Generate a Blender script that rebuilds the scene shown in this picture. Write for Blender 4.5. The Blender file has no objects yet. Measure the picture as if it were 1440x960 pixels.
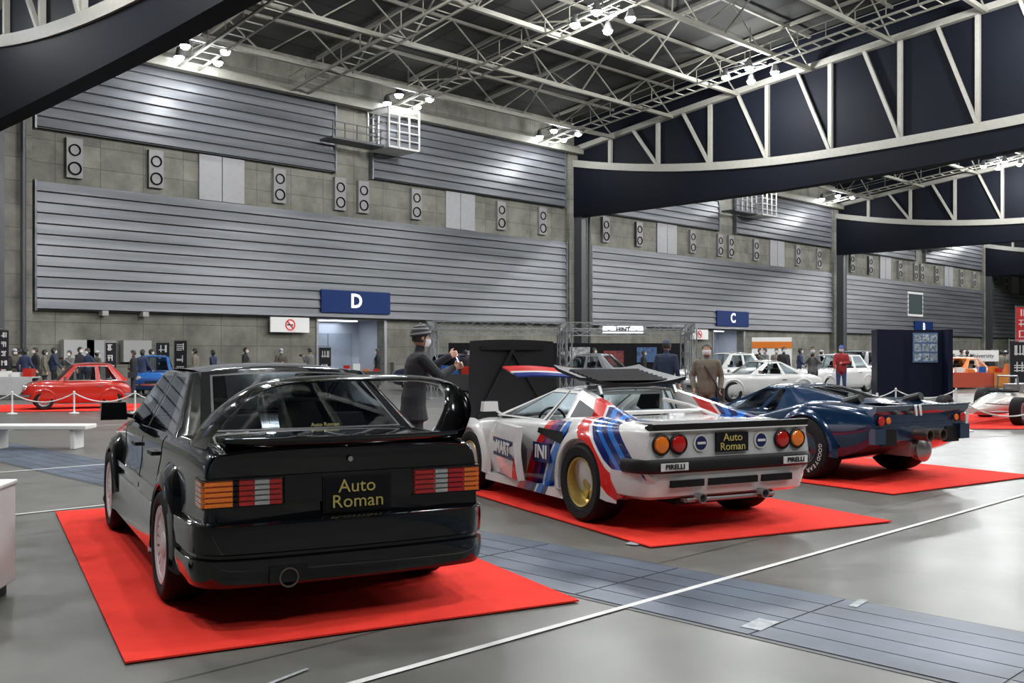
import bpy, bmesh, math, random
from mathutils import Vector, Matrix
from mathutils.bvhtree import BVHTree
random.seed(7)
sc = bpy.context.scene
H = 1.45
A = math.radians(45.5)
FW = (math.cos(A), math.sin(A)); RT = (math.sin(A), -math.cos(A))
def W(s, d, z=0.0):
    return Vector((d*FW[0]+s*RT[0], d*FW[1]+s*RT[1], z))
def heading(ds, dd):
    return math.atan2(dd*FW[1]+ds*RT[1], dd*FW[0]+ds*RT[0])

# ------------------------------------------------------------------ materials
def new_mat(name):
    m = bpy.data.materials.new(name); m.use_nodes = True
    nt = m.node_tree
    return m, nt, nt.nodes['Principled BSDF']
def mat(name, col, rough=.5, metal=0., coat=0., emis=0., noise=.0, nscale=6., bump=0., spec=.5):
    m, nt, p = new_mat(name)
    p.inputs['Base Color'].default_value = (*col, 1)
    p.inputs['Roughness'].default_value = rough
    p.inputs['Metallic'].default_value = metal
    p.inputs['Coat Weight'].default_value = coat
    p.inputs['Coat Roughness'].default_value = .03
    p.inputs['Specular IOR Level'].default_value = spec
    if emis:
        p.inputs['Emission Color'].default_value = (*col, 1)
        p.inputs['Emission Strength'].default_value = emis
        m.cycles.emission_sampling = 'NONE'
    if noise or bump:
        tc = nt.nodes.new('ShaderNodeTexCoord'); n = nt.nodes.new('ShaderNodeTexNoise')
        n.inputs['Scale'].default_value = nscale; n.inputs['Detail'].default_value = 5
        nt.links.new(tc.outputs['Object'], n.inputs['Vector'])
        if noise:
            r = nt.nodes.new('ShaderNodeMapRange')
            r.inputs['To Min'].default_value = 1-noise; r.inputs['To Max'].default_value = 1+noise
            r.inputs['From Min'].default_value = .3; r.inputs['From Max'].default_value = .7
            nt.links.new(n.outputs['Fac'], r.inputs['Value'])
            mx = nt.nodes.new('ShaderNodeVectorMath'); mx.operation = 'SCALE'
            mx.inputs[0].default_value = col
            nt.links.new(r.outputs[0], mx.inputs['Scale'])
            nt.links.new(mx.outputs[0], p.inputs['Base Color'])
        if bump:
            bp = nt.nodes.new('ShaderNodeBump'); bp.inputs['Strength'].default_value = bump
            bp.inputs['Distance'].default_value = .01
            nt.links.new(n.outputs['Fac'], bp.inputs['Height']); nt.links.new(bp.outputs[0], p.inputs['Normal'])
    return m
def glass_mat(name, tint=(.35, .4, .42), refl=.12):
    m = bpy.data.materials.new(name); m.use_nodes = True; nt = m.node_tree; nt.nodes.clear()
    o = nt.nodes.new('ShaderNodeOutputMaterial'); t = nt.nodes.new('ShaderNodeBsdfTransparent')
    g = nt.nodes.new('ShaderNodeBsdfGlossy'); mx = nt.nodes.new('ShaderNodeMixShader'); lw = nt.nodes.new('ShaderNodeFresnel')
    ad = nt.nodes.new('ShaderNodeMath'); ad.operation = 'ADD'; ad.inputs[1].default_value = refl-.04; ad.use_clamp = True
    t.inputs[0].default_value = (*tint, 1); g.inputs['Roughness'].default_value = .02
    g.inputs[0].default_value = (.8, .85, .9, 1); lw.inputs[0].default_value = 1.35
    nt.links.new(lw.outputs[0], ad.inputs[0]); nt.links.new(ad.outputs[0], mx.inputs[0])
    nt.links.new(t.outputs[0], mx.inputs[1]); nt.links.new(g.outputs[0], mx.inputs[2]); nt.links.new(mx.outputs[0], o.inputs[0])
    return m

# ------------------------------------------------------------------ mesh builder
class B:
    def __init__(s): s.v = []; s.f = []; s.m = []
    def add(s, vs, fs, m=0):
        o = len(s.v); s.v += [tuple(v) for v in vs]; s.f += [tuple(o+i for i in f) for f in fs]; s.m += [m]*len(fs)
        return s
    def box(s, c, size, m=0, R=None, top=(1, 1)):
        c = Vector(c); x, y, z = size[0]/2, size[1]/2, size[2]/2; vs = []
        for dz in (-1, 1):
            kx, ky = (top if dz > 0 else (1, 1))
            for dx, dy in ((-1, -1), (1, -1), (1, 1), (-1, 1)):
                v = Vector((dx*x*kx, dy*y*ky, dz*z))
                if R is not None: v = R @ v
                vs.append(c+v)
        s.add(vs, [(3, 2, 1, 0), (4, 5, 6, 7), (0, 1, 5, 4), (1, 2, 6, 5), (2, 3, 7, 6), (3, 0, 4, 7)], m)
    def bb(s, a, b, m=0):
        s.box([(a[i]+b[i])/2 for i in range(3)], [abs(b[i]-a[i]) for i in range(3)], m)
    def bar(s, p, q, r, m=0, n=4, r2=None, rz=None):
        p = Vector(p); q = Vector(q); d = (q-p)
        if d.length < 1e-6: return
        d.normalize(); up = Vector((0, 0, 1)) if abs(d.z) < .95 else Vector((1, 0, 0))
        a = d.cross(up).normalized(); b_ = a.cross(d).normalized(); r2 = r if r2 is None else r2
        vs = []
        for c, rr in ((p, r), (q, r2)):
            for k in range(n):
                t = 2*math.pi*(k+.5)/n; vs.append(c+a*math.cos(t)*rr+b_*math.sin(t)*(rr if rz is None else rz))
        fs = [(k, (k+1) % n, n+(k+1) % n, n+k) for k in range(n)]+[tuple(range(n-1, -1, -1)), tuple(range(n, 2*n))]
        s.add(vs, fs, m)
    def pipe(s, pts, r, m=0, n=8):
        for i in range(len(pts)-1): s.bar(pts[i], pts[i+1], r, m, n)
    def grid(s, rows, m=0, closed=False, capa=False, capb=False):
        n = len(rows[0]); vs = [p for r in rows for p in r]; fs = []
        for i in range(len(rows)-1):
            for j in range(n if closed else n-1):
                k = (j+1) % n; fs.append((i*n+j, i*n+k, (i+1)*n+k, (i+1)*n+j))
        if capa: fs.append(tuple(range(n-1, -1, -1)))
        if capb: fs.append(tuple((len(rows)-1)*n+j for j in range(n)))
        s.add(vs, fs, m)
    def lathe(s, prof, c, m=0, n=32, sg=1, ax='y'):
        rows = []
        for r, h in prof:
            row = []
            for k in range(n):
                t = 2*math.pi*k/n
                if ax == 'y': row.append((c[0]+r*math.cos(t), c[1]+sg*h, c[2]+r*math.sin(t)))
                elif ax == 'x': row.append((c[0]+sg*h, c[1]+r*math.cos(t), c[2]+r*math.sin(t)))
                else: row.append((c[0]+r*math.cos(t), c[1]+r*math.sin(t), c[2]+sg*h))
            rows.append(row)
        s.grid(rows, m, True)
    def ball(s, c, r, m=0, nu=12, nv=8, R=None, fn=None):
        if not hasattr(r, '__len__'): r = (r, r, r)
        rows = []
        for i in range(nv+1):
            ph = -math.pi/2+math.pi*i/nv; row = []
            for j in range(nu):
                t = 2*math.pi*j/nu; u = Vector((math.cos(ph)*math.cos(t), math.cos(ph)*math.sin(t), math.sin(ph)))
                v = Vector((u.x*r[0], u.y*r[1], u.z*r[2]))
                if fn: v = fn(u, v)
                if R is not None: v = R @ v
                row.append(Vector(c)+v)
            rows.append(row)
        s.grid(rows, m, True)
    def mesh(s, name, mats):
        me = bpy.data.meshes.new(name); me.from_pydata(s.v, [], s.f)
        for mt in mats: me.materials.append(mt)
        me.polygons.foreach_set('material_index', s.m); me.update()
        return me
    def obj(s, name, mats, parent=None, loc=None, rz=0., smooth=35, bevel=0., merge=True):
        me = s.mesh(name, mats)
        bm = bmesh.new(); bm.from_mesh(me)
        if merge: bmesh.ops.remove_doubles(bm, verts=bm.verts, dist=1e-5)
        bmesh.ops.recalc_face_normals(bm, faces=bm.faces); bm.to_mesh(me); bm.free()
        return finish(name, me, parent, loc, rz, smooth, bevel)
def finish(name, me, parent=None, loc=None, rz=0., smooth=35, bevel=0.):
    if smooth:
        me.polygons.foreach_set('use_smooth', [True]*len(me.polygons)); me.set_sharp_from_angle(angle=math.radians(smooth))
    o = bpy.data.objects.new(name, me); sc.collection.objects.link(o)
    if loc is not None: o.location = loc
    o.rotation_euler[2] = rz
    if parent: o.parent = parent
    if bevel:
        b = o.modifiers.new('Bevel', 'BEVEL'); b.width = bevel; b.segments = 3; b.limit_method = 'ANGLE'; b.angle_limit = math.radians(40)
    return o
def empty(name, loc, rz=0.):
    e = bpy.data.objects.new(name, None); sc.collection.objects.link(e); e.location = loc; e.rotation_euler[2] = rz
    e.empty_display_size = .2
    return e
def evaluated_mesh(o):
    dg = bpy.context.evaluated_depsgraph_get(); dg.update()
    return bpy.data.meshes.new_from_object(o.evaluated_get(dg))
def text(body, size, M, m, parent=None, name='lettering', ext=.002, align='CENTER', bold=0., sx=1.):
    cu = bpy.data.curves.new(name, 'FONT'); cu.body = body; cu.size = size; cu.extrude = ext; cu.align_x = align; cu.align_y = 'CENTER'
    cu.offset = bold; cu.resolution_u = 3
    t = bpy.data.objects.new(name+'_tmp', cu); sc.collection.objects.link(t)
    me = evaluated_mesh(t); bpy.data.objects.remove(t)
    me.transform(Matrix.Diagonal((sx, 1, 1, 1)))
    me.transform(M); me.materials.clear(); me.materials.append(m)
    o = bpy.data.objects.new(name, me); sc.collection.objects.link(o)
    if parent: o.parent = parent
    return o
def frame(loc, right, up):
    r = Vector(right).normalized(); u = Vector(up).normalized(); n = r.cross(u)
    M = Matrix(((r.x, u.x, n.x, loc[0]), (r.y, u.y, n.y, loc[1]), (r.z, u.z, n.z, loc[2]), (0, 0, 0, 1)))
    return M

# ------------------------------------------------------------------ common materials
M_black = mat('black_plastic', (.008, .008, .009), .45, noise=.2, spec=.3)
M_rubber = mat('tyre_rubber', (.011, .011, .012), .75, noise=.25, nscale=30, bump=.1, spec=.25)
M_dark = mat('dark_interior', (.008, .008, .010), .85, noise=.2, spec=.2)
M_chrome = mat('polished_metal', (.75, .75, .77), .15, 1.)
M_steel = mat('brushed_steel', (.45, .45, .46), .35, .9, noise=.1)
M_white = mat('white_paint', (.68, .68, .66), .4, noise=.03)
M_glass = glass_mat('clear_glass', (.80, .85, .86), .06)
M_dglass = glass_mat('tinted_glass', (.35, .38, .4), .10)
M_red_l = mat('red_lens', (.45, .008, .006), .15, coat=1)
M_amb_l = mat('amber_lens', (.80, .18, .012), .15, coat=1)
M_clr_l = mat('clear_lens', (.42, .42, .40), .12, coat=1)
M_gold = mat('gold_letter', (.55, .45, .13), .45, noise=.05)
M_carpet = mat('red_carpet', (.70, .040, .027), .95, noise=.10, nscale=3, bump=.5, spec=.1)
M_exh = mat('exhaust_steel', (.22, .18, .15), .4, .9, noise=.2)

# ------------------------------------------------------------------ car tools
def crp(a, b, c, d, t):
    return 0.5*((2*b)+(-1*a+c)*t+(2*a-5*b+4*c-d)*t*t+(-1*a+3*b-3*c+d)*t**3)
def cr_list(P, n):
    out = []
    for i in range(len(P)-1):
        a = P[max(i-1, 0)]; b = P[i]; c = P[i+1]; d = P[min(i+2, len(P)-1)]
        for k in range(n): out.append(crp(a, b, c, d, k/n))
    out.append(P[-1].copy() if hasattr(P[-1], 'copy') else P[-1]); return out
def body_loft(stations, nx=5, npf=4):
    secs = []
    for x, pts in stations: secs.append([Vector((x, y, z)) for y, z in pts])
    cols = [cr_list([s[j] for s in secs], nx) for j in range(len(secs[0]))]
    rows = []
    for i in range(len(cols[0])):
        prof = cr_list([c[i] for c in cols], npf)
        for p in prof: p.y = max(p.y, 0)
        prof[0].y = 0; prof[-1].y = 0
        ring = prof+[Vector((p.x, -p.y, p.z)) for p in prof[-2:0:-1]]
        rows.append(ring)
    b = B(); b.grid(rows, 0, True, True, True); return b
def boolean_cut(o, cutters):
    tmp = []
    for cb in cutters:
        cb.m = [1]*len(cb.m)
        c = cb.obj('cutter', list(o.data.materials), smooth=0); tmp.append(c)
        md = o.modifiers.new('cut', 'BOOLEAN'); md.operation = 'DIFFERENCE'; md.object = c; md.solver = 'EXACT'
    me = evaluated_mesh(o); o.modifiers.clear(); o.data = me
    for c in tmp: bpy.data.objects.remove(c)
    me.polygons.foreach_set('use_smooth', [True]*len(me.polygons)); me.set_sharp_from_angle(angle=math.radians(32))
def cyl_cut(x, z, r, y0, y1, n=40):
    b = B(); b.bar((x, y0, z), (x, y1, z), r, 1, n); return b
def patch(b, bl, br, tl, tr, bb=(0, 0, 0), bt=(0, 0, 0), na=10, nb=5, m=0, rng=(0, 1, 0, 1), crown=0., off=0.):
    bl, br, tl, tr, bb, bt = map(Vector, (bl, br, tl, tr, bb, bt)); rows = []
    nrm = (br-bl).cross(tl-bl).normalized()*off
    for j in range(nb+1):
        v = rng[2]+(rng[3]-rng[2])*j/nb; row = []
        for i in range(na+1):
            a = rng[0]+(rng[1]-rng[0])*i/na; k = 4*a*(1-a)
            p = (bl.lerp(br, a)+bb*k).lerp(tl.lerp(tr, a)+bt*k, v); p.z += crown*4*v*(1-v)*(.4+.6*k)
            row.append(p+nrm)
        rows.append(row)
    b.grid(rows, m)
def window(b, bl, br, tl, tr, bb=(0, 0, 0), bt=(0, 0, 0), mg=(.05, .05, .08, .08), mf=0, mgl=1, mt=2):
    l, r, lo, hi = mg[0], 1-mg[1], mg[2], 1-mg[3]
    for rg in ((0, 1, 0, lo), (0, 1, hi, 1), (0, l, lo, hi), (r, 1, lo, hi)):
        patch(b, bl, br, tl, tr, bb, bt, m=mf, rng=rg)
    e = .012
    for rg in ((l, r, lo, lo+e*2), (l, r, hi-e*2, hi), (l, l+e, lo, hi), (r-e, r, lo, hi)):
        patch(b, bl, br, tl, tr, bb, bt, m=mt, rng=rg, off=.002)
    patch(b, bl, br, tl, tr, bb, bt, m=mgl, rng=(l, r, lo, hi))
def greenhouse(parent, g, mats, name='greenhouse'):
    b = B()
    xr, yr, zr = g['rb']; xrt, yt, zt = g['rt']; xft = g['xft']; xf, yf, zf = g['fb']
    ztf = g.get('ztf', zt)
    x0, x1, ys, zs = g['side']; t0, t1, yst = g['top']; zt2 = zt-.012
    rbb = Vector((-g.get('rc', .06), 0, .0)); rtb = Vector((-g.get('rtc', .05), 0, .025))
    fbb = Vector((g.get('fc', .1), 0, .0)); ftb = Vector((g.get('ftc', .06), 0, .025))
    window(b, (xr, yr, zr), (xr, -yr, zr), (xrt, yt, zt), (xrt, -yt, zt), rbb, rtb, g.get('rm', (.06, .06, .06, .08)))
    window(b, (xf, yf, zf), (xf, -yf, zf), (xft, yt, ztf), (xft, -yt, ztf), fbb, ftb, (.03, .03, .05, .06))
    patch(b, (xrt, yt, zt), (xrt, -yt, zt), (xft, yt, ztf), (xft, -yt, ztf), rtb, ftb, crown=g.get('crown', .03), nb=8)
    for sg in (1, -1):
        def P(x, y, z): return (x, y*sg, z)
        patch(b, P(xr, yr, zr), P(x0, ys, zs), P(xrt, yt, zt), P(t0, yst, zt2), na=2)
        patch(b, P(x1, ys, zs), P(xf, yf, zf), P(t1, yst, zt2), P(xft, yt, ztf), na=2)
        patch(b, P(t0, yst, zt2), P(t1, yst, zt2), P(xrt, yt, zt), P(xft, yt, ztf), nb=1, crown=0)
        cb, ct = x0, t0
        for (b0, b1, c0, c1) in g['win']:
            if b0 > cb+.001 or c0 > ct+.001:
                patch(b, P(cb, ys, zs), P(b0, ys, zs), P(ct, yst, zt2), P(c0, yst, zt2), na=3, m=g.get('pil', 0) if cb > x0 else 0)
            window(b, P(b0, ys, zs), P(b1, ys, zs), P(c0, yst, zt2), P(c1, yst, zt2), mg=(.05, .05, .05, .07), mf=g.get('fr', 0))
            cb, ct = b1, c1
        if cb < x1-.001:
            patch(b, P(cb, ys, zs), P(x1, ys, zs), P(ct, yst, zt2), P(t1, yst, zt2), na=3)
    return b.obj(name, mats, parent)
def flare(b, cx, cz, ri, ro, yb, yo, sg, a0=-20, a1=200, m=0, n=28):
    rows = []
    for i in range(n+1):
        t = math.radians(a0+(a1-a0)*i/n)
        row = []
        for r, y in ((ro, yb), (ri+(ro-ri)*.55, yb+(yo-yb)*.75), (ri+.03, yo-.006), (ri+.01, yo), (ri, yo-.01), (ri, yb-.10)):
            row.append((cx+r*math.cos(t), sg*y, cz+r*math.sin(t)))
        rows.append(row)
    b.grid(rows, m)
def sweep_plan(b, path, prof, m=0):
    P = [Vector((x, y)) for x, y in path]
    P = P+[Vector((p.x, -p.y)) for p in P[-2::-1]]
    P = cr_list(P, 4); rows = []
    for i, p in enumerate(P):
        t = (P[min(i+1, len(P)-1)]-P[max(i-1, 0)]).normalized(); n = Vector((t.y, -t.x))
        if n.dot(p-Vector((1.3, 0))) < 0: n = -n
        rows.append([(p.x+n.x*o, p.y+n.y*o, z) for o, z in prof])
    b.grid(rows, m, False)
    return rows
def wheel(parent, x, y, r, w, rr, style, mrim, name, lip=None):
    sg = 1 if y > 0 else -1
    b = B(); c = (x, y, r)
    h = w/2
    b.lathe([(rr*.98, -h*.8), (rr+.01, -h*.95), (r*.9, -h), (r-.012, -h*.9), (r, -h*.72), (r, h*.72), (r-.012, h*.9), (r*.9, h), (rr+.015, h*.95), (rr, h*.82), (rr*.97, h*.6)], c, 0, 48, sg)
    b.lathe([(rr, h*.84), (rr-.006, h*.9), (rr-.02, h*.86), (rr-.028, h*.3), (rr-.03, -h*.6), (.02, -h*.62)], c, 2, 48, sg)
    b.lathe([(rr*.62, -h*.1), (.04, -h*.1)], c, 4, 32, sg)
    def spoke(a, r0, r1, w0, w1, y0, y1, th, m):
        ca, sa = math.cos(a), math.sin(a); vs = []
        for rad, ww, yy in ((r0, w0, y0), (r1, w1, y1)):
            for dw in (-1, 1):
                for dt in (0, -th):
                    px = rad*ca-dw*ww*sa; pz = rad*sa+dw*ww*ca
                    vs.append((x+px, y+sg*(yy+dt), r+pz))
        b.add(vs, [(0, 2, 6, 4), (1, 5, 7, 3), (0, 4, 5, 1), (2, 3, 7, 6), (0, 1, 3, 2), (4, 6, 7, 5)], m)
    if style == 'multi':
        b.lathe([(rr-.03, h*.55), (.05, h*.5)], c, 3, 32, sg)
        for k in range(18): spoke(2*math.pi*k/18, .05, rr-.03, .010, .024, h*.72, h*.84, .03, 1)
        b.lathe([(.075, h*.45), (.075, h*.78), (.05, h*.86), (.0, h*.86)], c, 1, 24, sg)
        b.lathe([(rr-.012, h*.92), (rr-.045, h*.86), (rr-.05, h*.6)], c, 1, 48, sg)
    elif style == 'five':
        for k in range(5):
            a = 2*math.pi*k/5+.3
            spoke(a, .04, rr-.03, .055, .035, h*.35, h*.15, .05, 1)
        b.lathe([(.07, h*.1), (.065, h*.42), (.03, h*.5), (.0, h*.5)], c, 1, 24, sg)
        b.lathe([(rr-.02, h*.3), (rr-.05, h*.15), (rr-.05, 0)], c, 1, 48, sg)
        for k in range(5):
            a = 2*math.pi*(k+.5)/5+.3; b.ball((x+.045*math.cos(a), y+sg*h*.45, r+.045*math.sin(a)), .009, 4, 8, 4)
    else:
        for k in range(6): spoke(2*math.pi*k/6+.2, .04, rr-.02, .04, .05, h*.45, h*.3, .04, 1)
        b.lathe([(.07, h*.2), (.06, h*.6), (.0, h*.62)], c, 1, 24, sg)
    return b.obj(name, [M_rubber, mrim, lip or mrim, M_black, M_steel], parent, smooth=40)
def seat(b, x, y, z, m=0, w=.46, lean=.18, hr=True):
    b.box((x+.18, y, z+.09), (.5, w, .16), m)
    R = Matrix.Rotation(-lean, 3, 'Y')
    b.box((x-.08, y, z+.42), (.13, w, .56), m, R, (1, .85))
    if hr: b.box((x-.16, y, z+.80), (.09, .25, .16), m, R, (1, .8))
class Proj:
    def __init__(s, o):
        bm = bmesh.new(); bm.from_mesh(o.data); s.t = BVHTree.FromBMesh(bm); bm.free()
    def side(s, x, z, sg=1):
        h = s.t.ray_cast(Vector((x, 3*sg, z)), Vector((0, -sg, 0)))
        return h[0].y if h[0] is not None else None
    def top(s, x, y):
        h = s.t.ray_cast(Vector((x, y, 3)), Vector((0, 0, -1)))
        return h[0].z if h[0] is not None else None
def seam(b, pr, pts, sg=1, w=.004, m=0, n=10):
    P = []
    for i in range(len(pts)-1):
        for k in range(n):
            t = k/n; P.append((pts[i][0]*(1-t)+pts[i+1][0]*t, pts[i][1]*(1-t)+pts[i+1][1]*t))
    P.append(pts[-1]); Q = []
    for x, z in P:
        y = pr.side(x, z, sg)
        Q.append(None if y is None else Vector((x, y+sg*.0006, z)))
    for a, c in zip(Q[:-1], Q[1:]):
        if a is None or c is None: continue
        b.bar(a, c, w, m, 4)
def seam_top(b, pr, pts, w=.004, m=0, n=10):
    Q = []
    for i in range(len(pts)-1):
        for k in range(n+1):
            t = k/n; x = pts[i][0]*(1-t)+pts[i+1][0]*t; y = pts[i][1]*(1-t)+pts[i+1][1]*t
            z = pr.top(x, y)
            if z: Q.append(Vector((x, y, z)))
    for a, c in zip(Q[:-1], Q[1:]): b.bar(a, c, w, m, 4)

# ------------------------------------------------------------------ black saloon
def build_black_saloon():
    E = empty('black_sports_sedan', W(-1.29, 6.20, .017), heading(-.469, .883))
    paint = mat('black_paint', (.0025, .003, .004), .10, coat=1., noise=.05, spec=.15)
    def S(x, zb, wl, wm, ws, zs, zt, cr=.02):
        return (x, [(0, zb), (wl*.85, zb), (wl, zb+.07), (wm, .50), (ws+.005, zs-.14), (ws, zs), (ws-.025, zt-.035), (ws-.09, zt), (ws*.5, zt+cr*.8), (0, zt+cr)])
    st = [S(-.855, .42, .70, .745, .745, .80, .905), S(-.84, .40, .74, .775, .765, .81, .92), S(-.6, .30, .78, .80, .78, .84, .945), S(-.2, .24, .79, .82, .79, .86, .955),
          S(.4, .2, .79, .83, .80, .86, .955), S(1.2, .2, .79, .83, .80, .85, .945), S(2.1, .2, .79, .82, .79, .84, .93), S(2.6, .22, .78, .81, .775, .80, .885, .03),
          S(3.15, .24, .76, .79, .75, .75, .82, .03), S(3.38, .26, .72, .76, .72, .70, .78, .02), S(3.42, .28, .70, .74, .70, .69, .76, .02)]
    bd = body_loft(st).obj('body', [paint, M_dark], E, smooth=30)
    pr = Proj(bd)
    cav = B(); cav.bb((.12, -.70, .38), (2.12, .70, 1.3), 1)
    boolean_cut(bd, [cyl_cut(0, .32, .355, .5, 1.2), cyl_cut(0, .32, .355, -.5, -1.2), cyl_cut(2.665, .32, .35, .5, 1.2), cyl_cut(2.665, .32, .35, -.5, -1.2), cav])
    greenhouse(E, dict(rb=(-.14, .66, .955), rt=(.50, .535, 1.315), xft=1.62, fb=(2.26, .66, .925), side=(.02, 2.12, .762, .935), top=(.58, 1.58, .585),
               win=[(.36, 1.13, .66, 1.10), (1.19, 2.04, 1.15, 1.56)], pil=2, rm=(.05, .05, .05, .07)), [paint, M_glass, M_black])
    b = B()
    for sg in (1, -1):
        flare(b, 0, .32, .345, .50, .775, .868, sg, -12, 192)
        flare(b, 2.665, .32, .345, .47, .775, .862, sg, -12, 192)
        rows = []
        for x in (.33, .5, 1.3, 2.2, 2.33):
            o = .02 if x in (.33, 2.33) else 0
            rows.append([(x, sg*(.815), .52), (x, sg*(.838), .50), (x, sg*.835, .36), (x, sg*(.848+o), .33), (x, sg*(.862+o), .22), (x, sg*.80, .17), (x, sg*.6, .17)])
        b.grid(rows, 0)
        b.bb((.40, sg*.81, .56), (2.28, sg*.836, .60), 0)
    path = [(-.33, .845), (-.55, .84), (-.78, .825), (-.90, .755), (-.95, .62), (-.975, .3), (-.98, 0)]
    sweep_plan(b, path, [(-.15, .565), (-.02, .562), (.0, .55), (.004, .49), (.0, .41), (-.018, .40), (-.018, .385), (.004, .375), (.006, .33), (.0, .27), (-.015, .235), (-.12, .225)])
    path = [(3.02, .84), (3.25, .82), (3.42, .74), (3.5, .5), (3.53, .2), (3.535, 0)]
    sweep_plan(b, path, [(-.12, .60), (0, .60), (.01, .55), (.0, .40), (-.01, .38), (.03, .2), (.02, .16), (-.1, .16)])
    b.obj('bumpers_and_arches', [paint], E, smooth=40)
    b = B(); rows = []
    half = [(-.50, .735, .93, .44, .034), (-.62, .72, 1.0, .40, .034), (-.80, .675, 1.11, .36, .032), (-.93, .60, 1.20, .30, .028), (-1.0, .50, 1.262, .26, .024), (-1.02, .36, 1.290, .24, .02), (-1.02, .18, 1.300, .24, .02), (-1.02, 0, 1.302, .24, .02)]
    full = half+[(h[0], -h[1], h[2], h[3], h[4]) for h in half[-2::-1]]
    cols = [cr_list([f[i] for f in full], 4) for i in range(5)]
    N = len(cols[0])
    for i in range(N):
        c = Vector((cols[0][i], cols[1][i], cols[2][i])); a = max(i-1, 0); d = min(i+1, N-1)
        t = Vector((0, cols[1][d]-cols[1][a], cols[2][d]-cols[2][a])).normalized(); n = t.cross(Vector((1, 0, 0))).normalized()
        ch = cols[3][i]; th = cols[4][i]; ring = []
        for u, k in ((-.5, .1), (-.3, .6), (0, 1), (.3, .9), (.5, .3), (.5, -.3), (.3, -.8), (0, -.8), (-.3, -.4)):
            ring.append(c+Vector((ch*u, 0, 0))+n*(th*k))
        rows.append(ring)
    b.grid(rows, 0, True, True, True)
    rows = []
    for k in range(13):
        y = -.66+1.32*k/12; xb = -.80-.07*(1-(y/.66)**2)
        rows.append([(xb+.14, y, .94), (xb-.01, y, .99), (xb-.04, y, .988), (xb-.035, y, .965), (xb+.03, y, .91)])
    b.grid(rows, 0, True, True, True)
    b.obj('rear_wing', [paint], E, smooth=50)
    b = B()
    Z0, PZ = .640, .0275
    for sg in (1, -1):
        segs = [(.775, .63, 1), (.63, .60, 3), (.60, .52, 0), (.52, .44, 2), (.44, .375, 0)]
        if sg < 0: segs = [(.775, .68, 1), (.68, .58, 0), (.58, .50, 2), (.50, .375, 0)]
        for y0, y1, mm in segs:
            for k in range(5):
                z = Z0+.004+k*PZ
                b.bb((-.874, sg*y0, z), (-.84, sg*(y1+.004), z+.019), mm)
            b.bb((-.862, sg*y0, Z0), (-.84, sg*y1, Z0+.142), mm)
        for k in range(5): b.bb((-.85, sg*.74, Z0+k*PZ), (-.70, sg*.789, Z0+k*PZ+.022), 1)
        b.bb((-.872, sg*.785, Z0-.006), (-.69, sg*.365, Z0+.001), 3); b.bb((-.872, sg*.785, Z0+.14), (-.69, sg*.365, Z0+.148), 3)
    b.bb((-.875, .155, .572), (-.862, -.235, .768), 3)
    b.bb((-.866, .36, .64), (-.853, -.36, .79), 4)
    b.bb((-.879, .145, .58), (-.873, -.225, .76), 5)
    b.lathe([(.016, 0), (.014, .006), (0, .006)], (-.868, 0, .86), 6, 16, -1, 'x')
    b.lathe([(.045, -.02), (.052, .07), (.044, .07), (.040, -.02)], (-.92, .37, .275), 7, 20, -1, 'x')
    b.bb((-.985, .47, .25), (-.86, .27, .335), 3)
    for sg in (1, -1):
        seam(b, pr, [(.44, .60), (.42, .72), (.33, .82), (.33, .93)], sg, .0035, 3)
        seam(b, pr, [(1.16, .52), (1.16, .94)], sg, .0035, 3)
        seam(b, pr, [(2.12, .52), (2.12, .92)], sg, .0035, 3)
        b.bb((.52, sg*.80, .79), (.70, sg*.835, .815), 3); b.bb((1.28, sg*.80, .79), (1.46, sg*.835, .815), 3)
        b.box((1.98, sg*.90, 1.0), (.10, .19, .13), 4, None, (.8, .9)); b.bar((2.0, sg*.76, .955), (1.98, sg*.84, .97), .02, 4)
    seam_top(b, pr, [(-.16, .68), (-.6, .69), (-.84, .68)], .003, 3); seam_top(b, pr, [(-.16, -.68), (-.6, -.69), (-.84, -.68)], .003, 3)
    seam_top(b, pr, [(2.35, .66), (3.3, .62)], .003, 3); seam_top(b, pr, [(2.35, -.66), (3.3, -.62)], .003, 3)
    for sg in (1, -1): b.bb((3.38, sg*.44, .60), (3.45, sg*.70, .74), 2)
    b.bb((3.38, -.26, .58), (3.47, .26, .76), 6)
    for k in range(5): b.bb((3.46, -.24, .60+k*.03), (3.475, .24, .612+k*.03), 3)
    b.obj('lamps_and_trim', [M_red_l, M_amb_l, M_clr_l, M_black, paint, M_dark, M_chrome, M_exh], E, smooth=35)
    text('Auto', .10, frame((-.883, -.035, .712), (0, -1, 0), (0, 0, 1)), M_gold, E, 'plate_lettering_top', bold=.0, sx=1.05)
    text('Roman', .10, frame((-.883, -.04, .630), (0, -1, 0), (0, 0, 1)), M_gold, E, 'plate_lettering_bottom', bold=.0, sx=1.05)
    text('Auto Roman', .035, frame((-.10, -.1, .995), (0, -1, 0), (.5, 0, 1)), M_gold, E, 'window_sticker')
    b = B()
    seat(b, 1.28, .36, .40); seat(b, 1.28, -.36, .40)
    b.box((.55, 0, .50), (.45, 1.25, .18)); b.box((.30, 0, .70), (.14, 1.3, .5), 0, Matrix.Rotation(-.25, 3, 'Y'))
    for y in (.34, -.34): b.box((.22, y, .99), (.10, .26, .12), 0, None, (.8, .8))
    b.bb((-.1, -.62, .92), (.22, .62, .94)); b.box((1.98, 0, .83), (.35, 1.36, .2), 0)
    b.lathe([(.175, -.012), (.19, 0), (.175, .012), (.16, 0)], (1.72, .36, .90), 0, 24, 1, 'x')
    b.obj('cabin', [M_dark], E, bevel=.03)
    rim = mat('silver_alloy', (.72, .72, .73), .4, .15, noise=.05)
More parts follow.
